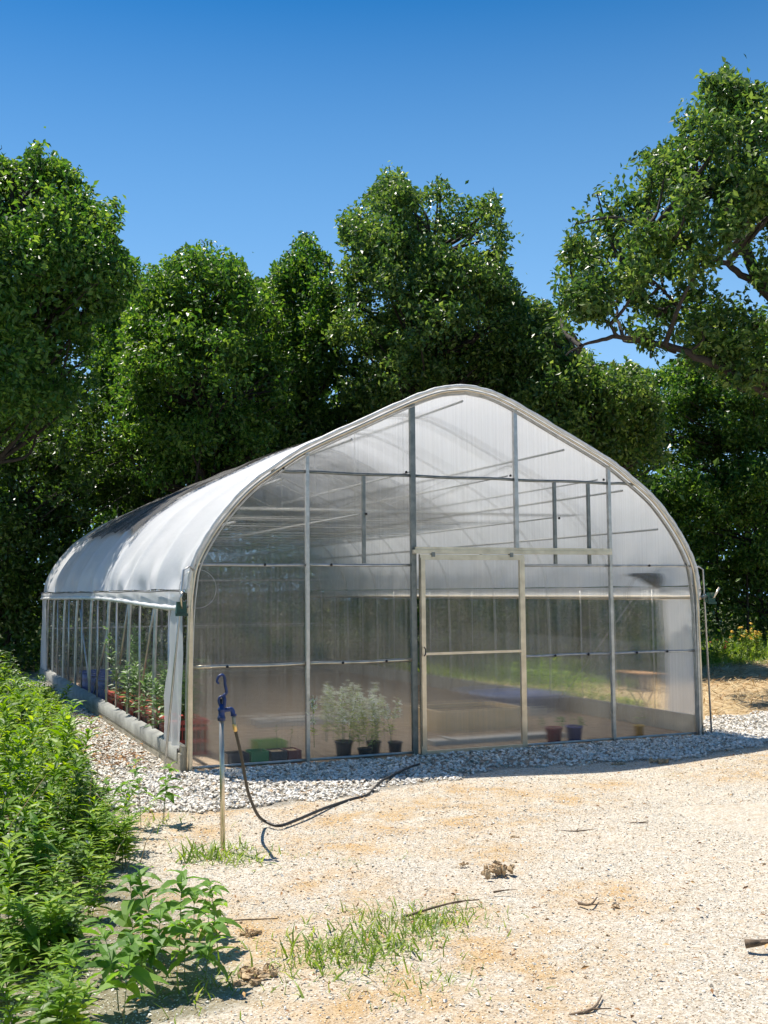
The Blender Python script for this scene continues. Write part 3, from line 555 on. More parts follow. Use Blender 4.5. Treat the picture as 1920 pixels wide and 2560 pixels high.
# ------------------------------------------------------------------ trees
from math import hypot
def in_poly(p, x_, y_):
    c = np.zeros(len(x_), bool); n = len(p)
    for i in range(n):
        x0, y0 = p[i]; x1, y1 = p[(i+1) % n]; k = ((y0 > y_) != (y1 > y_)); c ^= k & (x_ < (x1-x0)*(y_-y0)/(y1-y0+1e-9)+x0)
    return c
def edge_dist(p, x_, y_):
    d = np.full(len(x_), 1e9); n = len(p)
    for i in range(n):
        a = np.array(p[i], float); b = np.array(p[(i+1) % n], float); ab = b-a; t = np.clip(((x_-a[0])*ab[0]+(y_-a[1])*ab[1])/(ab@ab+1e-9), 0, 1)
        d = np.minimum(d, np.hypot(x_-a[0]-t*ab[0], y_-a[1]-t*ab[1]))
    return d
def tree(name, label, outline, depth, thick, trunk_px, lm, seed, boughs=60, leaves=30000, size=.125, gaps=(), limbs=None, group='trees behind the greenhouse', trunk_r=.16, bough_px=42, trunk_top=None, flat=.82, twigs=True):
    """outline: crown shape at its distance; boughs fill the crown's volume, leaves sit on the boughs"""
    g = np.random.default_rng(seed); p = outline; xs = [q[0] for q in p]; ys = [q[1] for q in p]
    B = []; tries = 0; boughs = int(boughs*1.5); bough_px *= .82
    while len(B) < boughs and tries < 6000:
        tries += 1; x_ = g.uniform(min(xs), max(xs)); y_ = g.uniform(min(ys), max(ys)); X = np.array([x_]); Y = np.array([y_])
        if not in_poly(p, X, Y)[0]: continue
        e = edge_dist(p, X, Y)[0]
        if e < bough_px*.15: continue
        if any(hypot(x_-a, y_-b) < r*.9+bough_px*.25 for a, b, r in gaps): continue
        dz = thick*1.35*min(1, (e/140)**.5)*g.uniform(-1, 1)
        if any(hypot(x_-b[0], y_-b[1]) < bough_px*.62 and abs(dz-b[2]) < .8 for b in B) and tries < 2500: continue
        B.append((x_, y_, dz, e))
    cent = np.array([at_depth(b[0], b[1], depth+b[2]) for b in B]); s1 = depth/2383.
    rad = np.array([min(bough_px*1.15, max(bough_px*.5, b[3]*1.15))*g.choice([.5, .8, 1.05, 1.3]) for b in B])*s1
    o_pos = on_z(trunk_px[0], 1500); tb = at_depth(trunk_px[0], trunk_px[1], depth); tb[2] = 0
    o = empty(name, tb, label, 'tree', group)
    # leaves on bough shells, denser above
    wgt = rad**2; n_each = np.maximum(40, (leaves*1.2*wgt/wgt.sum()).astype(int)); P = []; Nn = []
    for c, r, n_ in zip(cent, rad, n_each):
        k = max(4, int(n_/36)); d = randunit(g, k); d[:, 2] = np.where(d[:, 2] < -.35, -d[:, 2]*g.uniform(0, 1, k), d[:, 2]); sub = c+d*r*(g.uniform(.15, 1.35, k)**.6)[:, None]*np.array([1, 1, flat])
        idx = g.integers(0, k, n_); sdir = d*.7+randunit(g, k)*.6+np.array([0, 0, .25]); q = sub[idx]+sdir[idx]*(g.normal(0, .25, n_))[:, None]+g.normal(0, .085, (n_, 3))*np.where(g.random(n_) < .1, 1.6, 1.)[:, None]
        P.append(q); nn = (q-c)/r*.45+randunit(g, n_)*.85+np.array([0, 0, .45]); Nn.append(nn)
    P = np.concatenate(P); Nn = np.concatenate(Nn)
    # ragged crown: thin the leaves outside an uneven outline and where the crown has openings
    rag = []
    for i in range(len(p)):
        a = np.array(p[i], float); b = np.array(p[(i+1) % len(p)], float); m_ = max(1, int(np.linalg.norm(b-a)/13))
        for j in range(m_): rag.append(tuple(a+(b-a)*j/m_+g.normal(0, 6.5, 2)))
    dv = P-CAM; dd_ = dv@FX; lx = (960+FPX*(dv@RX)/dd_)/K; ly = (1280-FPX*(dv@UX)/dd_)/K
    keep = in_poly(rag, lx, ly) | (g.random(len(P)) < .004)
    for ga, gb_, gr in gaps: keep &= ~((np.hypot(lx-ga, (ly-gb_)*1.2)+g.normal(0, 3, len(P)) < gr*.95) & (g.random(len(P)) < .93))
    P = P[keep]; Nn = Nn[keep]
    TV = np.array([(0, 0, 0), (.45, .27, .08), (1, 0, -.08), (.5, -.27, .08)]); TF = np.array([(0, 1, 2), (0, 2, 3)])
    ax = randunit(g, len(P)); ax[:, 2] -= .25
    v, f = place(TV, TF, P, ax, Nn, size*g.uniform(.6, 1.25, len(P)))
    crown = local(o, fastmesh('crown', v, f, lm))
    # trunk and limbs
    T = MB(); top = cent[:, 2].max()*.82 if trunk_top is None else trunk_top
    cx = cent.mean(0); n = 9; tt = np.linspace(0, 1, n)
    if limbs is None:
        tp = np.stack([tb[0]+(cx[0]-tb[0])*tt**1.5+g.normal(0, .08, n)*tt, tb[1]+(cx[1]-tb[1])*tt**1.5+g.normal(0, .08, n)*tt, -.1+(top+.1)*tt], 1)
        T.tube(tp, np.linspace(trunk_r, trunk_r*.2, n), 8)
    else:
        tp = None
        for L_, r0, r1 in limbs:
            q = catmull(np.array([at_depth(a, b, depth+c) if b < 1270 else np.array([*at_depth(a, b, depth+c)[:2], 0]) for a, b, c in L_]), 4); q[1:-1] += g.normal(0, .012, (len(q)-2, 3)); T.tube(q, np.linspace(r0, r1, len(q)), 8)
            tp = q if tp is None else np.concatenate([tp, q])
    if twigs:
        for c, r in zip(cent, rad):
            low = tp[tp[:, 2] < c[2]-.2] if limbs is None else tp
            if len(low) == 0: low = tp
            j = np.argmin(np.linalg.norm(low-c, axis=1)+np.abs(low[:, 2]-c[2]+1)*.5); a = low[j]; mid = (a+c)/2+g.normal(0, .15, 3)+(0, 0, -.15*np.linalg.norm(c-a)*.3)
            q = catmull(np.array([a, mid, c]), 4); T.tube(q, np.linspace(min(trunk_r*.35, .02+.02*np.linalg.norm(c-a)), .012, len(q)), 5, False)
            for k in range(4):
                d = randunit(g, 1)[0]; d[2] = abs(d[2]); T.tube([c, c+d*r*.45+g.normal(0, .04, 3), c+d*r*.95*np.array([1, 1, flat])], [.012, .008, .004], 3, False)
    local(o, T.build('trunk', bark, None, True))
    return o

tree('broadleaf_tree', 'tall bushy tree behind the far left end, reaching highest on the left',
     [(-160, 340), (-60, 300), (-10, 315), (10, 345), (45, 350), (62, 302), (85, 300), (92, 345), (130, 335), (160, 360), (200, 395), (215, 440), (245, 420), (268, 460), (262, 525), (298, 565), (297, 630), (262, 660), (225, 715), (200, 760), (215, 860), (150, 930), (-160, 980)],
     20.8, 2.0, (-40, 1275), tree_leaf, 11, boughs=120, leaves=60000, gaps=[(215, 712, 24), (175, 668, 14), (110, 690, 14), (60, 850, 10)], bough_px=46)
tree('broadleaf_tree', 'round dark green tree left of the middle with a rounded top',
     [(250, 780), (268, 660), (300, 600), (305, 560), (345, 565), (385, 535), (450, 512), (500, 540), (545, 598), (600, 612), (620, 700), (650, 900), (560, 1010), (300, 1070), (240, 930)],
     24.5, 2.2, (430, 1275), tree_leaf, 12, boughs=95, leaves=50000, gaps=[(330, 770, 10), (240, 700, 14)], bough_px=44)
tree('broadleaf_tree', 'narrow tree with a short pointed top left of the tallest middle tree',
     [(585, 575), (600, 550), (628, 535), (655, 490), (690, 530), (715, 560), (740, 600), (745, 720), (745, 940), (640, 960), (575, 800)],
     26.5, 1.6, (660, 1275), tree_leaf, 13, boughs=45, leaves=24000, bough_px=38)
tree('broadleaf_tree', 'tallest tree in the middle with ragged airy top above the greenhouse peak',
     [(722, 462), (748, 432), (765, 450), (782, 425), (805, 392), (850, 340), (885, 372), (905, 428), (930, 395), (958, 380), (985, 418), (1025, 432), (1060, 405), (1078, 410), (1082, 450), (1116, 515), (1085, 560), (1112, 600), (1138, 655), (1150, 720), (1190, 920), (745, 920), (700, 700), (705, 600), (745, 560), (735, 515)],
     25.5, 2.4, (930, 1275), oak_leaf, 14, boughs=115, leaves=60000, gaps=[(985, 528, 24), (1045, 535, 16), (742, 545, 18)], bough_px=38)
tree('broadleaf_tree', 'lower tree filling in between the tallest middle tree and the large oak',
     [(1120, 680), (1160, 648), (1190, 650), (1225, 700), (1240, 750), (1290, 790), (1330, 780), (1400, 800), (1430, 860), (1440, 1000), (1150, 1020), (1100, 850)],
     24.5, 1.8, (1260, 1275), oak_leaf, 15, boughs=70, leaves=38000, bough_px=44)
OAKG = [(1580, 596, 38), (1425, 622, 36), (1348, 663, 24), (1278, 716, 28), (1300, 755, 24), (1419, 470, 18), (1510, 354, 14), (1534, 440, 16), (1640, 640, 26), (1330, 560, 12), (1480, 560, 12), (1390, 700, 14), (1640, 500, 14)]
tree('broadleaf_tree', 'pale tree partly hidden in the gap between the two left trees',
     [(190, 640), (250, 590), (320, 620), (340, 760), (330, 900), (220, 900), (180, 760)], 28.5, 1.5, (265, 1275), tree_leaf, 22, boughs=40, leaves=20000, bough_px=40)
tree('broadleaf_tree', 'tree behind the tallest middle one, filling the dip toward the oak',
     [(1040, 640), (1110, 630), (1160, 645), (1210, 665), (1235, 740), (1240, 900), (1050, 900)], 28.5, 1.5, (1140, 1275), oak_leaf, 23, boughs=40, leaves=20000, bough_px=38)
tree('broadleaf_tree', 'tree closing the dip between the round tree and the narrow pointed one',
     [(520, 620), (560, 600), (600, 610), (625, 700), (610, 900), (520, 900)], 28.5, 1.5, (570, 1275), tree_leaf, 24, boughs=30, leaves=15000, bough_px=38)
tree('oak_tree', 'large spreading oak with crooked dark limbs at the right edge',
     [(1192, 620), (1205, 570), (1218, 500), (1240, 455), (1290, 390), (1350, 350), (1392, 318), (1462, 290), (1455, 228), (1515, 195), (1528, 160), (1570, 140), (1605, 172), (1659, 190), (1800, 190), (1900, 400), (1900, 800), (1659, 870), (1500, 800), (1400, 770), (1330, 700), (1250, 745), (1205, 720)],
     19.5, 1.8, (1790, 1275), oak_leaf, 16, boughs=100, leaves=47000, size=.125, gaps=OAKG, bough_px=36, flat=.8, trunk_r=.2,
     limbs=[([(1800, 1600, 0), (1790, 1100, 0), (1760, 860, 0), (1715, 730, 0), (1690, 668, 0), (1640, 600, -.2), (1608, 535, -.2), (1598, 460, 0), (1590, 380, .1), (1580, 290, .2), (1572, 190, .2)], .20, .02),
            ([(1775, 920, 0), (1700, 872, -.3), (1620, 828, -.5), (1540, 785, -.6), (1470, 755, -.7), (1400, 738, -.7), (1335, 727, -.8), (1290, 738, -.8), (1255, 748, -.8), (1222, 768, -.8)], .10, .012),
            ([(1690, 668, 0), (1650, 628, -.4), (1600, 592, -.6), (1560, 565, -.8), (1500, 545, -.9), (1430, 500, -1.), (1370, 485, -1.)], .08, .012),
            ([(1335, 727, -.8), (1312, 695, -.9), (1285, 670, -.9), (1255, 640, -1.)], .035, .008), ([(1345, 728, -.8), (1335, 690, -.5), (1332, 655, -.3), (1350, 610, -.2)], .035, .01),
            ([(1540, 785, -.6), (1525, 735, -.2), (1500, 690, .1), (1450, 645, .3), (1400, 600, .3), (1350, 575, .3)], .05, .01),
            ([(1700, 690, .2), (1745, 600, .3), (1780, 450, .4), (1790, 320, .4)], .08, .012), ([(1598, 470, 0), (1560, 430, .3), (1500, 400, .4), (1440, 380, .4)], .05, .012)],
     group='trees behind the greenhouse')
tree('broadleaf_tree', 'dense leafy tree beneath the oak, right of the greenhouse',
     [(1290, 900), (1330, 840), (1420, 790), (1520, 750), (1590, 700), (1700, 680), (1900, 800), (1900, 1260), (1700, 1290), (1480, 1290), (1400, 1200), (1350, 1050)],
     32.0, 1.5, (1700, 1275), tree_leaf, 17, boughs=150, leaves=100000, bough_px=38, trunk_r=.12)
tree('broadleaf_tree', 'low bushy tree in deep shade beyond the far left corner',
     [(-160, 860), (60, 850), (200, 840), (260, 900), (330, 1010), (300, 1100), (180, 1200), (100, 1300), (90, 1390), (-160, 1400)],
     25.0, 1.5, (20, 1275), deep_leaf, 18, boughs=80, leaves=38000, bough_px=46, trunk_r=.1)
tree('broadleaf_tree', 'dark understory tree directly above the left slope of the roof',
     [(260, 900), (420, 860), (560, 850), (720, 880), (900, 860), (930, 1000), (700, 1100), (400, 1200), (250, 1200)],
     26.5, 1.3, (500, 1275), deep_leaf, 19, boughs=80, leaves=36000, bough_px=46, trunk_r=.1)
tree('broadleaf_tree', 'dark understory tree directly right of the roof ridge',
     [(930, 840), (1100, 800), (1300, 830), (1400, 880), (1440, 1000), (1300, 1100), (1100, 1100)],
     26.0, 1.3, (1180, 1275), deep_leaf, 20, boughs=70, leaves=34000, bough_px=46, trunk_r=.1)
for i, (px_, dp, r_) in enumerate([(1548, 31.5, .05), (1612, 31.0, .04), (1643, 32, .07), (120, 27, .05), (40, 26.5, .06), (335, 26, .07), (300, 27, .05)]):
    b_ = at_depth(px_, 1275, dp); b_[2] = -.05
    lab = ['thin bare trunk nearest the right crank pole', 'slender crooked trunk in the shade right of the greenhouse', 'bare trunk near the right edge beneath the oak', 'thin dark trunk near the far left corner', 'slim trunk at the left edge in deep shade', 'dark trunk rising behind the left of the roof', 'slender trunk left of the one rising behind the roof'][i]
    q = np.array([b_+np.array([.25*math.sin(t*3+i)*t, .1*t, t*6.5]) for t in np.linspace(0, 1, 8)])
    o = empty('young_tree', b_, lab, 'tree', 'young trees in the shade'); local(o, MB().tube(q, np.linspace(r_, r_*.4, 8), 7).build('trunk', bark, None, True))
    g = np.random.default_rng(500+i); n_ = 1500; P = q[-1]+g.normal(0, .55, (n_, 3))
    v, f = place(np.array([(0, 0, 0), (.45, .27, .08), (1, 0, -.08), (.5, -.27, .08)]), np.array([(0, 1, 2), (0, 2, 3)]), P, randunit(g, n_), randunit(g, n_)+(0, 0, .8), .12*g.uniform(.6, 1.2, n_)); local(o, fastmesh('crown', v, f, deep_leaf))

# woodland mass and underbrush behind
def woodland():
    g = np.random.default_rng(33); TV = np.array([(0, 0, 0), (.45, .3, .08), (1, 0, -.08), (.5, -.3, .08)]); TF = np.array([(0, 1, 2), (0, 2, 3)]); P = []
    n_c = 900
    for k in range(n_c):
        px_ = g.uniform(-500, 2200); d = g.uniform(28, 38) if px_ < 1400 else g.uniform(34, 40); zt = np.interp(px_, [-500, 250, 600, 900, 1300, 1700, 2200], [8.5, 7.0, 6.8, 7.2, 5.6, 6.2, 6.5]); z = zt*g.random()**.75
        c = at_depth(px_, 1275, d); c[2] = z; P.append(c+g.normal(0, 1, (75, 3))*np.array([.65, .65, .45]))
    P = np.concatenate(P); v, f = place(TV, TF, P, randunit(g, len(P)), randunit(g, len(P))+(0, 0, .6), .24*g.uniform(.7, 1.3, len(P)))
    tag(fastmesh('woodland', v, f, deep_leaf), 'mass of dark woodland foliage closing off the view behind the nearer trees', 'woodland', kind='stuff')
    P = []
    for k in range(620):
        px_ = g.uniform(-250, 2000); d = g.uniform(24.0, 27.5) if px_ < 1480 else g.uniform(31., 33.)
        c = at_depth(px_, 1275, d); c[2] = g.uniform(0, 2.2); P.append(c+g.normal(0, 1, (70, 3))*np.array([.45, .45, .35]))
    P = np.concatenate(P); P = P[~((P[:, 0] > -.3) & (P[:, 0] < W+.3) & (P[:, 1] < L+.4))]; P = P[P[:, 2] > 0]
    v, f = place(TV, TF, P, randunit(g, len(P)), randunit(g, len(P))+(0, 0, .6), .13*g.uniform(.7, 1.3, len(P)))
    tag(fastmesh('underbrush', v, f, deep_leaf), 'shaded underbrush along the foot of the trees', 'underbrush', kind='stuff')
woodland()
def unseen_wood():                                     # unseen trees added behind the camera, for panel reflections and less sky fill
    g = np.random.default_rng(44); TV = np.array([(0, 0, 0), (.45, .3, .08), (1, 0, -.08), (.5, -.3, .08)]); TF = np.array([(0, 1, 2), (0, 2, 3)]); P = []
    for k in range(520):
        a = R(g.uniform(190, 350)); d = g.uniform(30, 38); h = 7.0+2.0*math.sin(a*9)+1.5*math.sin(a*21); P.append(np.array([3+d*math.cos(a), -4+d*math.sin(a), h*g.random()**.7])+g.normal(0, 1, (26, 3))*np.array([.9, .9, .6]))
    P = np.concatenate(P); P = P[P[:, 2] > 0]; v, f = place(TV, TF, P, randunit(g, len(P)), randunit(g, len(P))+(0, 0, .6), .55*g.uniform(.7, 1.3, len(P)))
    tag(fastmesh('woodland', v, f, tree_leaf), 'unseen wood edge added behind the camera, mirrored faintly in the panels', 'woodland', kind='stuff')
unseen_wood()

# ------------------------------------------------------------------ stones
def stones(name, pts, size, mt, label, cat, flat=.6, seed=1):
    g = np.random.default_rng(seed); n = len(pts)
    TV = np.array([(1, 0, 0), (-1, 0, 0), (0, 1, 0), (0, -1, 0), (0, 0, 1), (0, 0, -1), (.62, .62, .45), (-.62, .62, -.3), (.6, -.6, .35), (-.6, -.62, .5)])
    TF = np.array([(0, 6, 4), (6, 2, 4), (2, 1, 4), (1, 9, 4), (9, 3, 4), (3, 8, 4), (8, 0, 4), (0, 5, 2), (2, 5, 7), (7, 5, 1), (1, 5, 3), (3, 5, 8), (0, 2, 6), (2, 7, 1), (8, 5, 0)])
    a = g.uniform(0, 2*math.pi, n); ax = np.stack([np.cos(a), np.sin(a), g.normal(0, .25, n)], 1); nr = np.stack([g.normal(0, .3, n), g.normal(0, .3, n), np.ones(n)], 1)
    TVs = TV*np.array([1, .75, flat]); v, f = place(TVs, TF, pts, ax, nr, size); v += g.normal(0, 1, v.shape)*np.repeat(size, len(TV))[:, None]*.13
    return tag(fastmesh(name, v, f, mt), label, cat, kind='stuff')
def stone_mat(name, stops):
    m = mat(name, (.6, .6, .6), .85, 0, .25); g = N(m, 'ShaderNodeNewGeometry'); r = ramp(m, g.outputs['Random Per Island'], stops); LK(m, r.outputs[0], m.node_tree.nodes['Principled BSDF'].inputs['Base Color']); return m
white_m = stone_mat('white_gravel', [(0, (.34, .29, .23)), (.25, (.60, .56, .49)), (.7, (.75, .715, .65)), (.93, (.86, .84, .79)), (1, (.58, .42, .26))])
lime_m = stone_mat('crushed_limestone', [(0, (.22, .15, .09)), (.10, (.46, .34, .22)), (.3, (.57, .53, .45)), (.6, (.70, .67, .59)), (.85, (.84, .82, .76)), (1, (.58, .42, .24))])
g = np.random.default_rng(3)
def scatter(n, x0, x1, y0, y1): return np.stack([g.uniform(x0, x1, n), g.uniform(y0, y1, n)], 1)
q = np.concatenate([scatter(26000, -1.6, 7.5, -2.3, .0), scatter(15000, -1.5, 0, -.1, 13), scatter(16000, W, 12, -1.2, 2.6)])
x_, y_ = q[:, 0], q[:, 1]; wob = .08*np.sin(x_*5)+.05*np.sin(x_*13+2)
keep = (y_ > gravel_edge(x_)+wob) & ((x_ < -.05) | (y_ < -.07) | ((x_ > W+.04) & (y_ < straw_edge(x_)+.12*np.sin(x_*7)))) & (x_ > -1.25) & ~((y_ > 2.6) & (x_ > W)) & ~((x_ > 2.2) & (x_ < 3.9) & (y_ > -1.6) & (y_ < -.15) & (g.random(len(x_)) < .6))
q = q[keep]; sz = g.uniform(.010, .025, len(q))*g.uniform(.8, 1.15, len(q))
stones('white_gravel', np.column_stack([q, sz*.35+g.uniform(0, .012, len(q))]), sz, white_m, 'band of coarse white stones laid around the greenhouse base', 'gravel')
q = np.concatenate([scatter(42000, -2.2, 3.0, -7.4, -3.2), scatter(38000, -1.2, 6.5, -3.4, -1.0), scatter(6000, 4, 9, -2.6, .2)])
x_, y_ = q[:, 0], q[:, 1]; q = q[(y_ < gravel_edge(x_)+.1+.1*g.random(len(x_)))]
sz = np.where(g.random(len(q)) < .035, g.uniform(.006, .013, len(q)), g.uniform(.0022, .006, len(q)))
stones('crushed_stone', np.column_stack([q, height(q[:, 0], q[:, 1])+sz*.3]), sz, lime_m, 'fine crushed limestone scattered over the yard', 'gravel', seed=5)
# straw on the ground right of the house
q = scatter(26000, W+.4, 22, .8, 12); x_, y_ = q[:, 0], q[:, 1]; q = q[(y_ > straw_edge(x_)) & (y_ < np.interp(x_, [6, 10, 13.5, 16, 25], [6.5, 8, 8.9, 9.3, 12])+.5)]
TVs = np.array([(-.5, .03, 0), (.5, .03, .05), (.5, -.03, .05), (-.5, -.03, 0)]); n = len(q); a = g.uniform(0, 6.28, n)
v, f = place(TVs, np.array([(0, 1, 2, 3)]), np.column_stack([q, g.uniform(.01, .06, n)]), np.stack([np.cos(a), np.sin(a), g.normal(0, .25, n)], 1), np.tile([0, 0, 1.], (n, 1))+g.normal(0, .3, (n, 3)), g.uniform(.08, .24, n))
straw_m = stone_mat('straw', [(0, (.28, .17, .08)), (.4, (.5, .37, .19)), (.8, (.66, .54, .33)), (1, (.5, .3, .14))])
tag(fastmesh('straw_mulch', v, f, straw_m), 'golden straw mulch spread right of the greenhouse', 'straw', kind='stuff')

# clods, sticks and leaf litter
clod_m = vary(mat('dry_clod', (.45, .32, .18), .95), 30, (.30, .19, .10), (.58, .44, .27), .8, 60)
stick_m = vary(mat('dead_stick', (.12, .08, .05), .9), 20, (.07, .05, .035), (.24, .17, .11), .5, 60)
dry_leaf = stone_mat('dead_leaves', [(0, (.16, .08, .04)), (.5, (.36, .19, .08)), (1, (.55, .36, .16))])
def clod(px_, py_, r, label, seed):
    c = on_z(px_, py_); m = MB(); gg = np.random.default_rng(seed)
    for k in range(20): m.blob((c[0]+gg.normal(0, r*.55), c[1]+gg.normal(0, r*.4), r*.22*gg.uniform(.5, 1.4)), (r*gg.uniform(.12, .36), r*gg.uniform(.12, .32), r*gg.uniform(.10, .28)), seed+k, 7, 4, .45)
    tag(m.build('dirt_clod', clod_m), label, 'clod', 'clods lying on the yard')
clod(1088, 1885, .10, 'crumbly tan dirt clod right of the grass patch, the largest clod', 1)
clod(1428, 1648, .085, 'orange clod sitting on the shaded stones by the right bay', 2)
clod(1336, 1652, .04, 'small clod on the edge of the shaded stones below the right mullions', 3)
clod(1108, 1812, .035, 'small brown stone up the path from the largest clod', 4)
clod(545, 2020, .05, 'reddish clod in the bare soil left of the grass patch', 5)
clod(560, 2115, .09, 'dark red clod near the bottom edge, left of centre', 6)
clod(1332, 1960, .03, 'small grey brown lump in the open crushed stone', 7)
clod(1000, 1868, .03, 'small dark lump left of the largest clod', 8)
def stick(pts, r, label):
    P = np.array([on_z(a, b) for a, b in pts]); P[:, 2] = r*1.1+np.abs(np.sin(np.arange(len(P))*2.))*.01; P = catmull(P, 3); m = MB().tube(P, np.linspace(r, r*.4, len(P)), 6)
    k = len(P)//2; m.tube([P[k], P[k]+(.05, -.06, .015)], [r*.5, r*.2], 5); tag(m.build('stick', stick_m, None, True), label, 'stick', 'dead sticks on the yard')
stick([(870, 1985), (930, 1970), (985, 1955), (1035, 1948)], .008, 'long dark stick lying above the grass patch')
stick([(1610, 2050), (1640, 2052), (1680, 2045)], .022, 'thick dark piece of bark at the right edge')
stick([(1250, 1955), (1275, 1962), (1290, 1945)], .009, 'short bent stick in the middle of the crushed stone')
stick([(1230, 2200), (1280, 2190), (1300, 2160)], .009, 'dark twig at the bottom edge right of centre')
stick([(1340, 1784), (1375, 1782), (1400, 1782)], .007, 'pale straight stick on the far part of the path')
stick([(1200, 1797), (1245, 1800), (1290, 1795)], .006, 'thin brown twig lying in the tan soil')
stick([(1066, 1930), (1100, 1928)], .007, 'short twig touching the right end of the grass')
stick([(440, 2000), (500, 1995), (600, 1990)], .006, 'crooked twig in the soil beside the weeds')
n = 2400; q = scatter(n, -1.8, 6.8, -7.2, -1.1); q = q[g.random(n) < np.interp(q[:, 0], [-1.8, .5, 3, 6.8], [1, .8, .3, .3])]; n0_ = len(q); extra = np.concatenate([np.random.default_rng(8).normal((-.35, 2.2), (.22, .7), (160, 2)), np.random.default_rng(9).normal((-.45, .9), (.2, .35), (130, 2)), np.random.default_rng(9).normal((-.3, 4.5), (.2, .9), (90, 2))])
q = np.concatenate([q, extra]); n = len(q); a = g.uniform(0, 6.28, n)
TV, TF = leaf_template('small'); v, f = place(TV, TF, np.column_stack([q, height(q[:, 0], q[:, 1])+.02+g.uniform(0, .02, n)]), np.stack([np.cos(a), np.sin(a), g.normal(0, .3, n)], 1), np.tile([0, 0, 1.], (n, 1))+g.normal(0, .4, (n, 3)), np.concatenate([g.uniform(.010, .042, n0_), g.uniform(.04, .08, n-n0_)]))
tag(fastmesh('leaf_litter', v, f, dry_leaf), 'dead brown leaf bits strewn over gravel and path', 'leaf litter', kind='stuff')

# ------------------------------------------------------------------ grass
def blades(pts, h, mt, name, label, cat, seed=1, width=.05, lean=.6):
    g = np.random.default_rng(seed); n = len(pts); a = g.uniform(0, 6.28, n); ll = lean*g.uniform(.3, 2.2, n); ax = np.stack([np.cos(a)*ll, np.sin(a)*ll, np.full(n, .8)], 1)+g.normal(0, .2, (n, 3)); ax[:, 2] = np.abs(ax[:, 2])
    TV = np.array([(0, width, 0), (0, -width, 0), (.5, width*.8, .02), (.5, -width*.8, .02), (1, 0, -.18)]); TFq = np.array([(0, 1, 3), (0, 3, 2), (2, 3, 4)])
    v, f = place(TV, TFq, pts, ax, np.tile([0, 0, 1.], (n, 1))+g.normal(0, .3, (n, 3)), h); return tag(fastmesh(name, v, f, mt), label, cat, kind='stuff')
tufts = [(720, 2060, .17, 700, .10), (775, 2050, .15, 600, .10), (840, 2040, .12, 300, .08), (900, 2005, .15, 600, .08), (950, 1990, .12, 450, .08), (800, 1975, .12, 300, .07), (980, 1955, .1, 200, .06), (1020, 1975, .1, 160, .06),
         (700, 2090, .14, 260, .07), (850, 2120, .2, 200, .06), (990, 2110, .14, 90, .05), (920, 2150, .12, 120, .06), (660, 2110, .12, 90, .05), (620, 2060, .1, 50, .06),
         (480, 1850, .12, 260, .13), (510, 1865, .1, 200, .1), (440, 1850, .14, 120, .14), (530, 1835, .1, 70, .1), (415, 1860, .08, 60, .14), (590, 1838, .06, 60, .05), (670, 1848, .06, 60, .04), (755, 1862, .1, 120, .035), (880, 1850, .05, 30, .05),
         (1430, 1675, .12, 90, .025), (1545, 1652, .14, 90, .025), (720, 1795, .04, 20, .05), (370, 1780, .12, 80, .08), (340, 1775, .1, 80, .08), (480, 2120, .12, 120, .1), (430, 2160, .12, 100, .1), (850, 2190, .06, 40, .04), (1310, 2150, .03, 15, .03)]
P = []; H_ = []
for a, b, r, n_, h_ in tufts:
    c = on_z(a, b); n_ = int(n_*.36); p_ = np.column_stack([g.normal(c[0], r*1.05, n_), g.normal(c[1], r*1.05, n_), np.full(n_, 0.)]); p_[:, 2] = height(p_[:, 0], p_[:, 1]); P.append(p_); H_.append(h_*g.uniform(.3, 1.2, n_))
blades(np.concatenate(P), np.concatenate(H_), grass_m, 'grass', 'sparse green grass growing through the crushed stone', 'grass', 4)
q = scatter(60000, 7, 24, 6.5, 20); x_, y_ = q[:, 0], q[:, 1]; lim = np.interp(x_, [6, 10, 13.5, 16, 25], [6.5, 8, 8.9, 9.3, 12]); q = q[(y_ > lim-.2*g.random(len(q))) & (y_ < lim+6)]
dd = np.clip((q[:, 1]-np.interp(q[:, 0], [6, 10, 13.5, 16, 25], [6.5, 8, 8.9, 9.3, 12]))/2.5, 0, 1)
blades(np.column_stack([q, np.zeros(len(q))]), (.12+.32*dd)*g.uniform(.5, 1.4, len(q)), grass_m, 'tall_grass', 'bright green tall grass at the wood edge right of the greenhouse', 'grass', 6, .045)

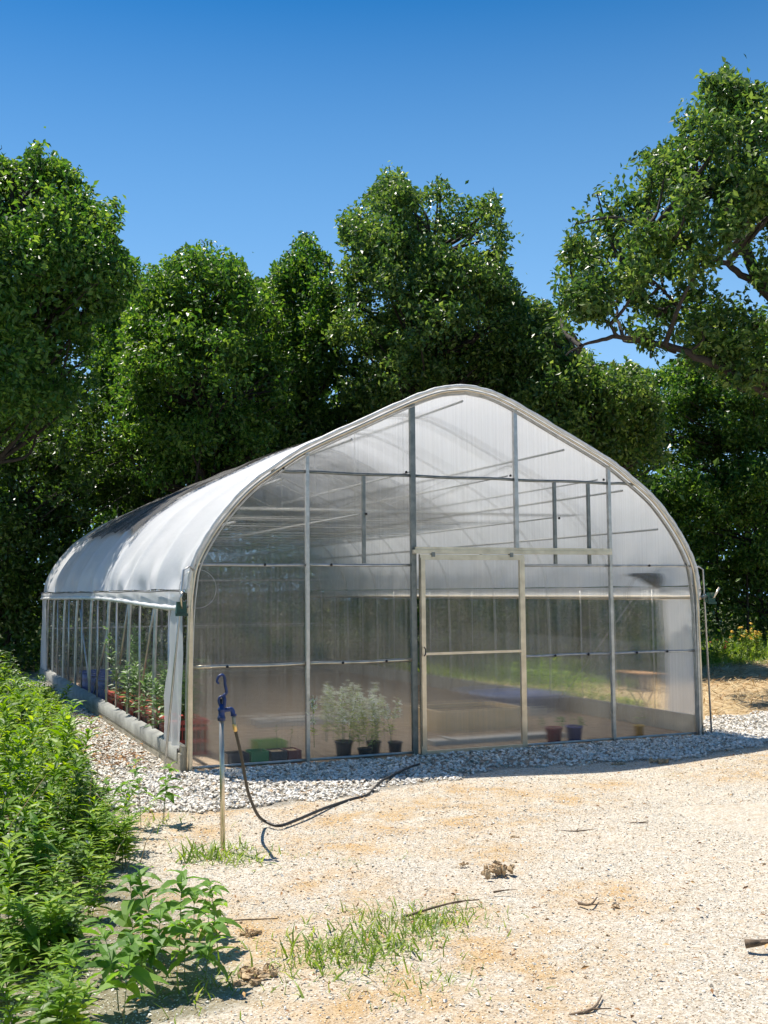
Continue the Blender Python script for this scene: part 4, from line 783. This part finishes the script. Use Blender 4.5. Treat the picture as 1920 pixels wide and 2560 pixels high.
# ------------------------------------------------------------------ weeds at left
EDGE = np.array([(-.35, 8.), (-.55, 5.), (-.80, 2.), (-.98, .3), (-1.02, -1.2), (-1.05, -2.4), (-1.12, -3.4), (-1.5, -4.5), (-1.75, -5.4), (-1.9, -6.5)])
def edge_x(y_): return np.interp(y_, EDGE[::-1, 1], EDGE[::-1, 0])
def weeds():
    g = np.random.default_rng(21); protos = []
    for k in range(10): protos.append(make_plant(g, 1., int(g.integers(22, 56)), g.uniform(.10, .24), ['lance', 'lance', 'broad'][k % 3], stems=1, top=.05))
    n = 1750; LV = []; LF = []; off = 0; BV = []; BF = []; boff = 0; SV = MB(); cnt = 0
    while cnt < n:
        y_ = g.uniform(-6.6, 7.5); x_ = edge_x(y_)-g.random()**1.3*3.0+g.normal(0, .05)
        d = edge_x(y_)-x_; h = min(1.25, .36+.42*d)*g.choice([.35, .6, .9, 1.2, 1.55], p=[.22, .25, .25, .2, .08])*g.uniform(.92, 1.08)
        if y_ > 2: h *= .85
        if y_ < -3.4: h *= .7; 
        if y_ < -4.0 and g.random() < .15: cnt += 1; continue
        kk = int(g.integers(0, 10)); kk = int((math.sin(x_*2.3+1)+math.sin(y_*1.7)+2)/4*9.9) if g.random() < .5 else kk; pv, pf, S = protos[kk]; a = g.uniform(0, 6.28); c_, s_ = math.cos(a), math.sin(a); sc_ = max(h, .3); xy = max(sc_, .62)
        v = pv*np.array([xy, xy, sc_]); v = np.stack([v[:, 0]*c_-v[:, 1]*s_+x_, v[:, 0]*s_+v[:, 1]*c_+y_, v[:, 2]], 1); cnt += 1
        if kk % 3 == 2: BV.append(v); BF.append(pf+boff); boff += len(v)
        else: LV.append(v); LF.append(pf+off); off += len(v)
        sv = np.concatenate(S.v)*np.array([xy, xy, sc_]); sv = np.stack([sv[:, 0]*c_-sv[:, 1]*s_+x_, sv[:, 0]*s_+sv[:, 1]*c_+y_, sv[:, 2]], 1); SV.add(sv, S.f)
    tag(fastmesh('weeds', np.concatenate(LV), np.concatenate(LF), weed_leaf), 'thick patch of bright green narrow-leaved weeds along the left side', 'weeds', kind='stuff')
    tag(fastmesh('broad_weeds', np.concatenate(BV), np.concatenate(BF), broad_weed), 'darker broad-leaved weeds mixed through the patch on the left', 'weeds', kind='stuff')
    tag(SV.build('weed_stems', stem_m), 'stems of the thick weed patch along the left side', 'weeds', kind='stuff')
    D = MB()
    for k in range(90):
        y_ = g.uniform(-6, 3); x_ = edge_x(y_)-g.random()*1.6+.12; h = g.uniform(.25, .7)*min(1, .5+.4*(edge_x(y_)-x_)+.2); ln = g.normal(0, .12, 2); D.tube([(x_, y_, 0), (x_+ln[0]*.5, y_+ln[1]*.5, h*.6), (x_+ln[0]*1.3, y_+ln[1]*1.3, h)], [.0035, .003, .0015], 4, False)
    tag(D.build('dry_stalks', straw_m), 'dry straw-coloured stalks standing among the weeds', 'stalks', kind='stuff')
    n = 420; y_ = g.uniform(-6, 4, n); x_ = edge_x(y_)-.1-g.random(n)*2; h = np.minimum(1.0, .36+.42*(edge_x(y_)-x_)); TV, TF = leaf_template('small')
    v, f = place(TV, TF, np.stack([x_, y_, h*g.uniform(.75, 1.0, n)], 1), randunit(g, n), randunit(g, n)+(0, 0, 1.5), g.uniform(.014, .028, n))
    tag(fastmesh('clover_blossoms', v, f, mat('pale_petals', (.72, .62, .62), .7)), 'tiny pale pink and white blossoms dotted through the weeds', 'flowers', kind='stuff')
weeds()
def bigplant(px_, py_top, y_, label, seed, n_=18, size=.17, h=None, kind='broad', lm=broad_leaf, name='milkweed_plant', droop=.3, stems=3):
    t = on_y(px_, py_top, y_); plant_thing(name, (t[0], t[1], 0), label, 'plant', t[2], n_, size, kind, lm, seed, stems=stems, spread=.35, droop=droop, top=.24, group='broad-leaved weeds along the left edge')
bigplant(350, 1870, -5.3, 'broad-leaved plant rising in front of the dark gap in the weeds', 41, 14, .16)
bigplant(405, 1890, -5.1, 'broad-leaved plant furthest right in the weeds, left of the hydrant grass', 42, 14, .15)
bigplant(300, 1985, -5.9, 'tall broad-leaved plant low in the photo, with folded pale leaves', 43, 20, .15)
bigplant(350, 1975, -5.7, 'broad-leaved plant just right of the one with folded pale leaves', 44, 18, .15)
bigplant(80, 1960, -5.0, 'broad-leaved plant among the weeds near the left edge, lower half', 45, 18, .16)
bigplant(20, 2010, -5.1, 'broad-leaved plant cut by the left edge near the bottom', 46, 18, .18)
bigplant(235, 2000, -5.4, 'broad-leaved plant left of the one with folded pale leaves', 47, 14, .13)
bigplant(310, 1625, -2.3, 'drooping broad-leaved plant against the white stones near the left pole', 48, 12, .13)
bigplant(270, 1680, -2.2, 'shorter drooping plant beside the one against the white stones', 49, 12, .12)
bigplant(100, 1475, .5, 'tall arching plant sticking up before the baseboard', 50, 12, .14)
bigplant(60, 1560, -1.6, 'yellow-green topped plant amid the weeds at upper left', 51, 30, .13, kind='lance', lm=weed_leaf, droop=0)
bigplant(75, 1730, -3.1, 'feathery fan-shaped plant in the middle of the weed patch', 52, 60, .14, kind='lance', lm=weed_leaf, name='feathery_weed', droop=.2)
bigplant(15, 1760, -3.9, 'bright yellow-green plant at the left edge, mid height', 53, 18, .16, droop=.1)

# flowers at the wood edge
yel_m = mat('yellow_petals', (.75, .42, .02), .6); orange_m = mat('orange_petals', (.7, .14, .02), .6); white_f = mat('white_petals', (.88, .86, .68), .6)
for i, (a, b, lab, fm) in enumerate([(1645, 1362, 'clump of tall yellow flowers at the right edge by the wood', yel_m), (1610, 1375, 'clump of yellow flowers left of the tallest yellow clump', yel_m), (1572, 1392, 'leafy clump with one orange flower before the dark wood', orange_m)]):
    y_ = 10.5-.2*i; t = on_y(a, b, y_); plant_thing('coneflower_clump', (t[0], t[1], 0), lab, 'flowers', t[2]+.1, 60, .13, 'lance', grass_m, 70+i, stems=7, spread=.8, flowers=(fm, 26 if i < 2 else 6, .09), group='flower clumps at the wood edge')

# ------------------------------------------------------------------ things inside and beside the greenhouse
pot_black = mat('black_nursery_pot', (.035, .035, .04), .5); pot_red = mat('maroon_pot', (.20, .03, .04), .45); pot_blue = mat('blue_pot', (.04, .05, .22), .45); pot_yel = mat('yellow_pot', (.55, .33, .06), .5)
soil_m = vary(mat('potting_soil', (.07, .045, .03), .95), 40, (.04, .028, .02), (.12, .08, .05), .6, 80)
white_pl = leaf_mat('aster_leaves', (.15, .22, .05), (.30, .38, .10), (.50, .55, .20), .5, .45)
def potted(x_, y_, r, h, pm, label, group, ph=0, nleaf=0, size=.08, kind='lance', lm=tomato_leaf, seed=1, stems=4, flowers=None, name='plant_pot', cat='pot'):
    o = empty(name, (x_, y_, 0), label, cat, group)
    MB().lathe((0, 0, 0), [(0, 0), (r*.78, 0), (r*.97, h*.86), (r*1.06, h*.87), (r*1.06, h), (r*.95, h), (r*.93, h*.9), (0, h*.9)], 18).build('pot_body', pm, o, True)
    MB().lathe((0, 0, 0), [(0, h*.88), (r*.93, h*.905), (0, h*.92)], 14, False).build('soil', soil_m, o, True)
    if ph:
        g = np.random.default_rng(seed); v, f, S = make_plant(g, ph, nleaf, size, kind, 0, stems, r*(4.2 if flowers else 2.4), .1); v[:, 2] += h*.9; o1 = fastmesh('leaves', v, f, lm, o); S.v = [a+np.array([0, 0, h*.9]) for a in S.v]; S.build('stems', stem_m, o)
        if flowers:
            n_, fs, z0 = flowers; TV, TF = leaf_template('small'); tv = v[v[:, 2] > z0]; P = tv[g.integers(0, len(tv), n_)]+g.normal(0, .015, (n_, 3)); fv, ff = place(TV, TF, P, randunit(g, n_), randunit(g, n_)+(0, 0, 1), fs*g.uniform(.6, 1.3, n_)); fastmesh('blossoms', fv, ff, white_f, o)
    return o
GB = 'black nursery pots behind the front panel'
potted(1.72, .22, .09, .17, pot_black, 'black pot with the tallest white-flowering plant behind the second bay', GB, .60, 38, .075, lm=white_pl, seed=1, stems=14, flowers=(1100, .036, .36))
potted(1.93, .16, .075, .09, pot_black, 'low dark pot with short bushy plant right of the tallest flowering one', GB, .34, 50, .07, lm=white_pl, seed=2, stems=6, flowers=(60, .02, .2))
potted(2.08, .28, .075, .14, pot_black, 'black pot with dense white blossoms, third from the left', GB, .56, 36, .075, lm=white_pl, seed=3, stems=13, flowers=(1100, .036, .36))
potted(2.29, .20, .075, .13, pot_black, 'rightmost black pot, nearest the dark door post', GB)
o = potted(4.25, .24, .095, .17, pot_red, 'maroon pot with small green seedling behind the bay right of the door', 'coloured pots right of the door', .12, 22, .06, lm=tomato_leaf, seed=4, stems=4)
o = potted(4.52, .24, .095, .17, pot_blue, 'blue pot with small green seedling next to the maroon pot', 'coloured pots right of the door', .12, 18, .06, lm=tomato_leaf, seed=5, stems=4)
potted(5.40, .24, .06, .13, pot_yel, 'yellow pot with spindly plant behind the rightmost bay', 'coloured pots right of the door', .30, 14, .06, seed=6, stems=2)
# trays
tray_g = mat('green_plastic', (.03, .22, .07), .4); tray_b = mat('dark_plastic', (.06, .055, .055), .5); lime_p = mat('lime_plastic', (.28, .42, .10), .5)
def tray(x0, x1, y0, y1, h, mt, label, soil_top=True, name='seedling_tray'):
    o = empty(name, (x0, y0, 0), label, 'tray', 'trays behind the leftmost bay'); t = .006
    m = MB().box((0, 0, .0), (x1-x0, y1-y0, .01)).box((0, 0, .01), (x1-x0, t, h)).box((0, y1-y0-t, .01), (x1-x0, y1-y0, h)).box((0, t, .01), (t, y1-y0-t, h)).box((x1-x0-t, t, .01), (x1-x0, y1-y0-t, h)); m.build('tray_body', mt, o)
    if soil_top: MB().box((t+.001, t+.001, .011), (x1-x0-t-.001, y1-y0-t-.001, h*.88)).build('soil', clod_m, o)
tray(.70, .88, .10, .32, .13, tray_g, 'small green plastic box on the floor behind the leftmost bay', False)
tray(.91, 1.07, .10, .34, .12, tray_b, 'dark seed tray directly right of the green box')
tray(1.09, 1.22, .10, .34, .12, mat('maroon_plastic', (.2, .06, .06), .5), 'reddish tray of soil beside the first steel post')
tray(.46, .68, .10, .34, .12, tray_b, 'dark empty tray between the corner and the green box', False)
tray(.92, 1.24, .62, .88, .15, lime_p, 'lime green plastic bin behind the row of trays', False, 'plastic_bin')
for i, xx in enumerate((1.0, 1.14)): plant_thing('seedling', (xx, .22, .10), ['spindly seedling in the dark seed tray', 'taller seedling in the reddish tray'][i], 'seedling', .28, 7, .05, 'lance', tomato_leaf, 80+i, top=.6)
# red crates with tomato plants along the left wall
red_m = vary(mat('red_plastic', (.42, .03, .02), .45), 12, (.38, .035, .025), (.52, .07, .05))
def crate():
    o = empty('red_crate', (0, 0, 0), 'x', 'crate'); w2, d2, h = .20, .30, .36
    m = MB()
    for z in (0, .13, .26): m.box((-w2, -d2, z), (w2, -d2+.012, z+.03)).box((-w2, d2-.012, z), (w2, d2, z+.03)).box((-w2, -d2+.012, z), (-w2+.012, d2-.012, z+.03)).box((w2-.012, -d2+.012, z), (w2, d2-.012, z+.03))
    for t in np.linspace(-d2+.03, d2-.03, 12):
        for s_ in (-1, 1): m.box((s_*(w2-.004)-.004, t-.005, .03), (s_*(w2-.004)+.004, t+.005, .32))
    for t in np.linspace(-w2+.03, w2-.03, 8):
        for s_ in (-1, 1): m.box((t-.005, s_*(d2-.004)-.004, .03), (t+.005, s_*(d2-.004)+.004, .32))
    m.build('crate_body', red_m, o); MB().box((-w2-.012, -d2-.012, .32), (w2+.012, d2+.012, h)).build('rim', red_m, o)
    MB().box((-w2+.013, -d2+.013, .01), (w2-.013, d2-.013, .315)).build('soil', soil_m, o)
    return o
c0 = crate()
labs = ['red crate nearest the front corner behind the film strip', 'second red crate from the front corner', 'third red crate from the front corner, under the thickest leaves', 'fourth red crate from the front corner', 'fifth red crate, last before the lone gap', 'farthest red crate, next to the blue barrels']
for i, yy in enumerate([1.35, 2.05, 2.75, 3.5, 4.25, 5.05]):
    if i == 0: o = c0
    else:
        o = c0.copy(); col.objects.link(o)
        for ch in [c for c in bpy.data.objects if c.parent == c0]: d = ch.copy(); d.parent = o; col.objects.link(d)
    o.location = (.30, yy, 0); o['label'] = labs[i]; o['group'] = 'red crates along the left wall'
    hh = [.55, .60, .62, .5, .95, .35][i]
    plant_thing('tomato_plant', (.30, yy, .315), ['tomato plant in the red crate nearest the corner', 'bushy tomato plant in the second red crate', 'thick tomato plant in the third red crate', 'shorter tomato plant in the fourth red crate', 'tallest tomato plant in the fifth red crate', 'low light green plant in the farthest red crate'][i], 'plant', hh, 55, .12, 'small', tomato_leaf, 90+i, stems=7, spread=.55, group='tomato plants in the red crates')
barrel_m = vary(mat('blue_plastic_barrel', (.02, .06, .25), .4), 6, (.015, .045, .19), (.03, .085, .32))
for i, yy in enumerate([6.15, 6.95, 7.8]):
    o = empty('blue_barrel', (.40, yy, 0), ['blue cut barrel nearest the red crates', 'blue cut barrel in the middle behind the white braces', 'farthest blue cut barrel along the left wall'][i], 'barrel', 'blue barrels along the left wall'); r = .31
    MB().lathe((0, 0, 0), [(0, 0), (r*.92, 0), (r*.98, .05), (r*.96, .10), (r, .13), (r, .28), (r*.97, .30), (r, .33), (r, .44), (r*.96, .44), (r*.94, .12), (0, .12)], 28).build('barrel_body', barrel_m, o, True)
    MB().tube([(r*1.02*math.cos(a), r*1.02*math.sin(a), .45) for a in np.linspace(0, 2*math.pi, 30)], .016, 6, False).build('rim', barrel_m, o, True)
# raised bed, tub, boards
o = empty('raised_bed', (4.0, 1.9, 0), 'tan wooden raised bed standing inside behind the door', 'planter'); bw = vary(mat('tan_board', (.5, .36, .2), .8), 5, (.55, .38, .20), (.75, .56, .34), .3, 30)
for a, b in [((-.6, -.4, 0), (.6, -.36, .26)), ((-.6, .36, 0), (.6, .4, .26)), ((-.6, -.36, 0), (-.56, .36, .26)), ((.56, -.36, 0), (.6, .36, .26))]: MB().box(a, b).build('side_board', bw, o)
MB().box((-.558, -.358, .01), (.558, .358, .21)).build('soil', soil_m, o)
o = empty('wading_pool', (5.5, 3.3, 0), 'faded blue round tub on the floor far inside', 'tub'); bt_m = mat('faded_blue_plastic', (.20, .24, .38), .5)
MB().lathe((0, 0, 0), [(0, 0), (.55, 0), (.62, .22), (.66, .24), (.66, .26), (.60, .26), (.54, .04), (0, .04)], 32).build('tub_body', bt_m, o, True)
pale = mat('pale_board', (.5, .46, .4), .8)
for i, (a, b, lab) in enumerate([((2.9, .55, .0), (4.6, .75, .05), 'pale board lying on the floor just inside the door'), ((4.0, 2.6, .0), (5.6, 2.8, .12), 'pale timber on the floor in the right half'), ((1.6, 3.0, 0), (3.0, 3.25, .10), 'low timber edging on the floor left of the door')]):
    m = MB().box(a, b); m.box((a[0]+.2, a[1]-.02, b[2]), (a[0]+.26, b[1]+.02, b[2]+.02)); tag(m.build('timber', pale), lab, 'timber', 'timbers on the greenhouse floor')
# low bushes outside the right wall, seen through the panels
for i, (x_, y_, h) in enumerate([(W+.55, 3.0, .42), (W+.75, 3.8, .5), (W+.5, 4.7, .6), (W+1.0, 5.6, .6), (W+.6, 2.4, .2)]):
    plant_thing('garden_plant', (x_, y_, 0), ['yellow-green plant outside the right wall behind the bistro table', 'second yellow-green plant back along the right wall', 'bushy plant third back along the right wall', 'farthest bushy plant along the right wall', 'small low plant at the foot of the bistro table'][i], 'plant', h, 50, .13, 'small', weed_leaf, 120+i, stems=7, spread=.7, group='plants along the right wall')
# bistro table with a square planter
bx, by = W+.54, 1.9
o = empty('bistro_table', (bx, by, 0), 'small metal table with crossed legs seen through the rightmost bay', 'table'); dk = mat('brown_metal', (.05, .035, .03), .5, .3)
MB().lathe((0, 0, 0), [(0, .34), (.19, .34), (.20, .35), (.20, .36), (.19, .37), (0, .37)], 28).build('tabletop', dk, o, True)
for s1_, s2_ in ((1, 1), (1, -1), (-1, 1), (-1, -1)): MB().tube([(s1_*.12, s2_*.10, .34), (-s1_*.10, s2_*.10, .02)], .012, 6).build('leg', dk, o, True)
MB().tube([(-.11, -.12, .03), (-.11, .12, .03)], .006, 6).tube([(.11, -.12, .03), (.11, .12, .03)], .006, 6).build('foot_bar', dk, o, True)
o = empty('square_planter', (bx, by, .371), 'brown square planter standing on the small metal table', 'pot')
MB().add([(-.13, -.13, 0), (.13, -.13, 0), (.13, .13, 0), (-.13, .13, 0), (-.145, -.145, .20), (.145, -.145, .20), (.145, .145, .20), (-.145, .145, .20)], [(0,3,2,1),(4,5,6,7),(0,1,5,4),(1,2,6,5),(2,3,7,6),(3,0,4,7)]).build('planter_body', vary(mat('taupe_plastic', (.19, .15, .13), .6), 9, (.085, .065, .055), (.13, .105, .09)), o)
MB().box((-.15, -.15, .2005), (.15, .15, .218)).build('rim', mat('orange_rim', (.5, .27, .12), .6), o)
# circulation fan under the right eave
o = empty('circulation_fan', (5.75, .55, 1.85), 'dark fan housing hanging inside the top right corner', 'fan')
MB().tube([(-.22, 0, .03), (-.10, 0, .02), (.08, 0, -.02), (.20, 0, -.05)], [.015, .03, .075, .10], 14).build('housing', mat('dark_housing', (.03, .03, .035), .5), o, True)
MB().tube([(.12, 0, .03), (.20, 0, .12), (.24, 0, .20)], .008, 6).build('bracket', galv_dark, o, True)
th = np.linspace(.2, 1.4*math.pi, 30)
tag(MB().tube(np.stack([5.62+.26*np.cos(th), np.full(30, .35), 1.62+.26*np.sin(th)], 1), .006, 5).build('fan_cord', black, None, True), 'dark cord looping below the hanging fan', 'cord')
